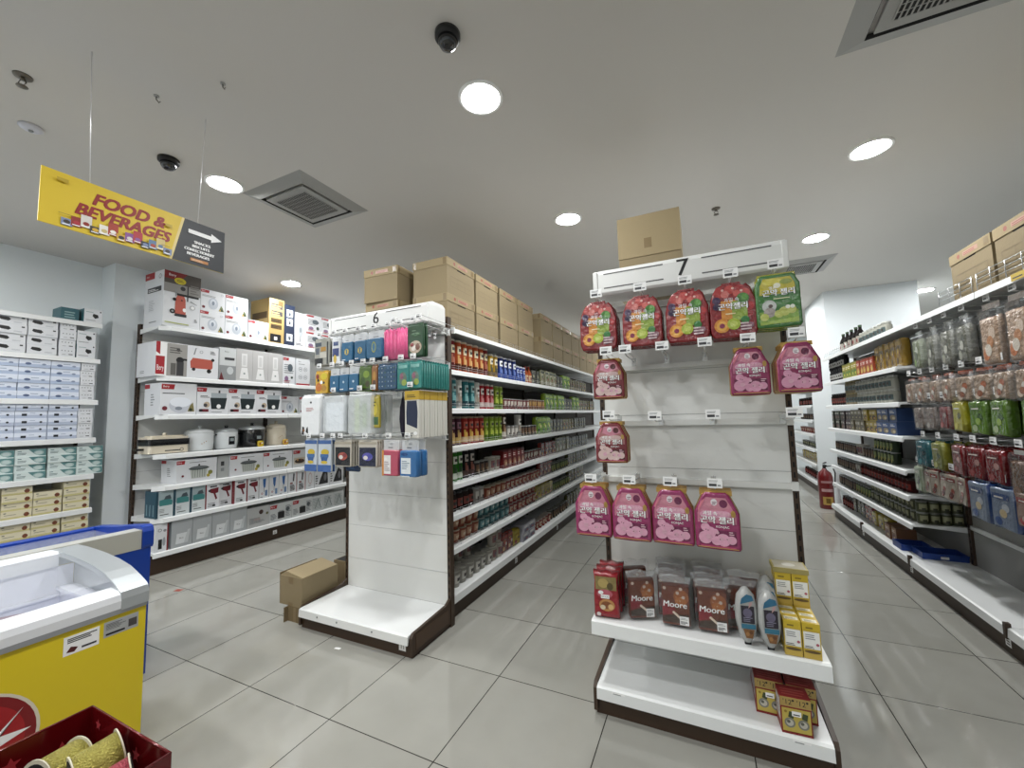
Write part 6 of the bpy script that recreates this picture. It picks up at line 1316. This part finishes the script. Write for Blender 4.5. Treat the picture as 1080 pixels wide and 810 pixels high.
PR['h_clear'] = lambda: hbag('snack_bag', .14, .21, .06, '8a8a86', '7a6a60', ('a0948a', '5a3a34'))
PR['h_red'] = lambda: hbag('snack_bag', .13, .20, .06, '5a1014', '7a1a1a', ('a83a34', '9a8a84', '5a1014'))
PR['h_yellow'] = lambda: hbag('snack_bag', .12, .20, .06, 'a8a41c', '9a9424', ('c4bc3a', '5a5a1a'), False)
PR['h_green'] = lambda: hbag('snack_bag', .15, .21, .06, '4a6a1c', '52781c', ('98a878', '34581a', '80a034'), False)
PR['h_teal'] = lambda: hbag('snack_bag', .14, .20, .07, '2a6a74', '1f5a66', ('3f8a94', '123a44'), False)
PR['h_lime'] = lambda: hbag('snack_bag', .13, .20, .06, '8a8a2c', '767a2c', ('b8b85a', '4a5a24'), False)
PR['h_crimson'] = lambda: hbag('snack_bag', .145, .20, .05, '6a0c12', '7a1016', ('a03a3a', 'b0807a'), False)
PR['h_candy'] = lambda: hbag('snack_bag', .11, .19, .04, '8a2a24', 'a89a8a', ('8a2420', 'c9b8a4', '9a3a2c', '6a1a14'), False)
PR['h_mint'] = lambda: hbag('snack_bag', .13, .20, .05, 'a8b09a', '8a9a7c', ('c9ccb8', '5a6a3a', '3a3a34'), False)
PR['h_blue'] = lambda: hbag('snack_bag', .18, .24, .07, '1f3f7a', '6a7a94', ('24488a', 'b0b8c4', 'c9b48a'), False)
PR['h_bread'] = lambda: hbag('snack_bag', .18, .26, .06, 'a8a8a4', '6a4a34', ('7a563c', '5a3c2a'))
PR['h_fruit'] = lambda: hbag('snack_bag', .18, .19, .06, '8a2a2a', '8a6a5a', ('a02026', '9a9a4a', 'b8503a', 'c9b0a4'), False)
def rhook(key, y, z, n, desc, rowname, top, x0=1.545, step=.082):
    put('hook', (1.83, y, z), -PI/2, 'tagged hook holding %s, %s' % (desc.replace(' the', ''), rowname), 'hook', 'price-tagged display hooks')
    for i in range(n):
        put(key, (x0+step*i, y+random.uniform(-.008, .008), z-top), -PI/2+random.uniform(-.12, .12), ('%s, %s' if i == 0 else 'rear %s, %s') % (desc, rowname) if i < 2 else '%s from the tag, %s, %s' % (ordn(i+1), desc, rowname), 'bag', None, tilt=random.uniform(-.02, .03))
def rrow(z, rowname, items, top_of):
    seen = {}
    for key, desc, y, n in items:
        seen[desc] = seen.get(desc, 0)+1
    cnt = {}
    for key, desc, y, n in items:
        cnt[desc] = cnt.get(desc, 0)+1
        d = desc if seen[desc] == 1 else '%s %s from the jar shelves' % (ordn(cnt[desc]), desc)
        rhook(key, y, z, n, d, rowname, top_of[key])
TOPS = dict(h_silver=.33, h_clearveg=.31, h_prawn=.37, h_snack=.22, h_clear=.23, h_red=.22, h_yellow=.22, h_green=.23, h_teal=.22, h_lime=.22, h_crimson=.22, h_candy=.21, h_mint=.22, h_blue=.26, h_bread=.28, h_fruit=.21)
rrow(RAILZ[0], 'top hook row', [('h_clearveg', 'clear leafy bag', 4.13, 3), ('h_silver', 'silver dried-fish bag', 3.92, 3), ('h_silver', 'silver dried-fish bag', 3.73, 3), ('h_silver', 'silver dried-fish bag', 3.52, 3), ('h_prawn', 'long orange prawn-cracker bag', 3.27, 3), ('h_prawn', 'long orange prawn-cracker bag', 3.05, 3), ('h_prawn', 'long orange prawn-cracker bag', 2.80, 2)], TOPS)
rrow(RAILZ[1], 'second hook row', [('h_snack', 'orange-topped cracker bag', 4.33-.185*i, 3) for i in range(8)], TOPS)
rrow(RAILZ[2]-.0, 'third hook row', [('h_clear', 'clear brown bag', 4.22, 2), ('h_clear', 'clear brown bag', 4.04, 2), ('h_red', 'red clear bag', 3.86, 3), ('h_yellow', 'yellow snack bag', 3.66, 3), ('h_green', 'bright green bag', 3.46, 3), ('h_green', 'bright green bag', 3.27, 3), ('h_green', 'bright green bag', 3.02, 2)], TOPS)
rrow(RAILZ[3], 'fourth hook row', [('h_teal', 'teal snack bag', 4.2, 3), ('h_lime', 'yellow-green bag', 3.98, 3), ('h_crimson', 'crimson snack bag', 3.74, 3), ('h_crimson', 'crimson snack bag', 3.56, 3), ('h_crimson', 'crimson snack bag', 3.36, 2), ('h_bread', 'clear bag of brown bread', 3.15, 2), ('h_bread', 'clear bag of brown bread', 2.92, 2)], TOPS)
rrow(RAILZ[4], 'lowest hook row', [('h_mint', 'pale mint bag', 4.33, 2)]+[('h_candy', 'red and cream sweet bag', 4.19-.115*i, 2) for i in range(5)]+[('h_blue', 'blue and white bag', 3.53, 2), ('h_blue', 'blue and white bag', 3.32, 2), ('h_fruit', 'red fruit bag', 3.12, 2), ('h_teal', 'teal low bag', 2.93, 2)], TOPS)
# far shelving goods
FZ = [.165, .47, .72, .98, 1.22, 1.48, 1.75]; FK = [('jar_red', 'red jar', 'jar'), ('bag_yellow', 'yellow bag', 'bag'), ('tin_olive', 'olive tin', 'tin'), ('cup_red', 'red cup', 'cup'), ('tin_dark', 'dark tin', 'tin'), ('jar_dark', 'dark jar', 'jar'), ('cup_pale', 'pale cup', 'cup')]
for z, (k, d, c), tn in zip(FZ, FK, ('bottom', 'second lowest', 'third lowest', 'middle', 'third highest', 'second highest', 'top')):
    row([(k, d, c, 9, .155)], 1.70, -1, 8.52, z, 'partition on the far shelving, %s tier' % tn, 1, .12)
g = G(); g.box(-.03, .03, -.02, .02, 0, .0012, P('b04a3a'))
tag(g.build('floor_sticker', loc=(-4.15, 2.02, .0002), rotz=.3), 'small red sticker on the floor by the appliance shelves', 'sticker')
g = G(); g.prism([(-.02, -.006), (.018, -.009), (.022, .006), (.0, .011), (-.018, .007)], 0, .0012, WHITE, 'z')
tag(g.build('paper_scrap', loc=(-2.14, 1.911, .0002), rotz=.2), 'white paper scrap on the tiles in front of end display 6', 'paper')

# ------------------------------------------------------------------ world and view
w = bpy.data.worlds.new('world'); SC.world = w; w.use_nodes = True
w.node_tree.nodes['Background'].inputs[0].default_value = (1, 1, 1, 1); w.node_tree.nodes['Background'].inputs[1].default_value = .02
SC.render.engine = 'CYCLES'
SC.cycles.max_bounces = 10; SC.cycles.transparent_max_bounces = 24; SC.cycles.diffuse_bounces = 5
SC.view_settings.view_transform = 'Standard'; SC.view_settings.look = 'None'
SC.view_settings.exposure = 1.0; SC.view_settings.gamma = 1
SC.view_settings.use_curve_mapping = False
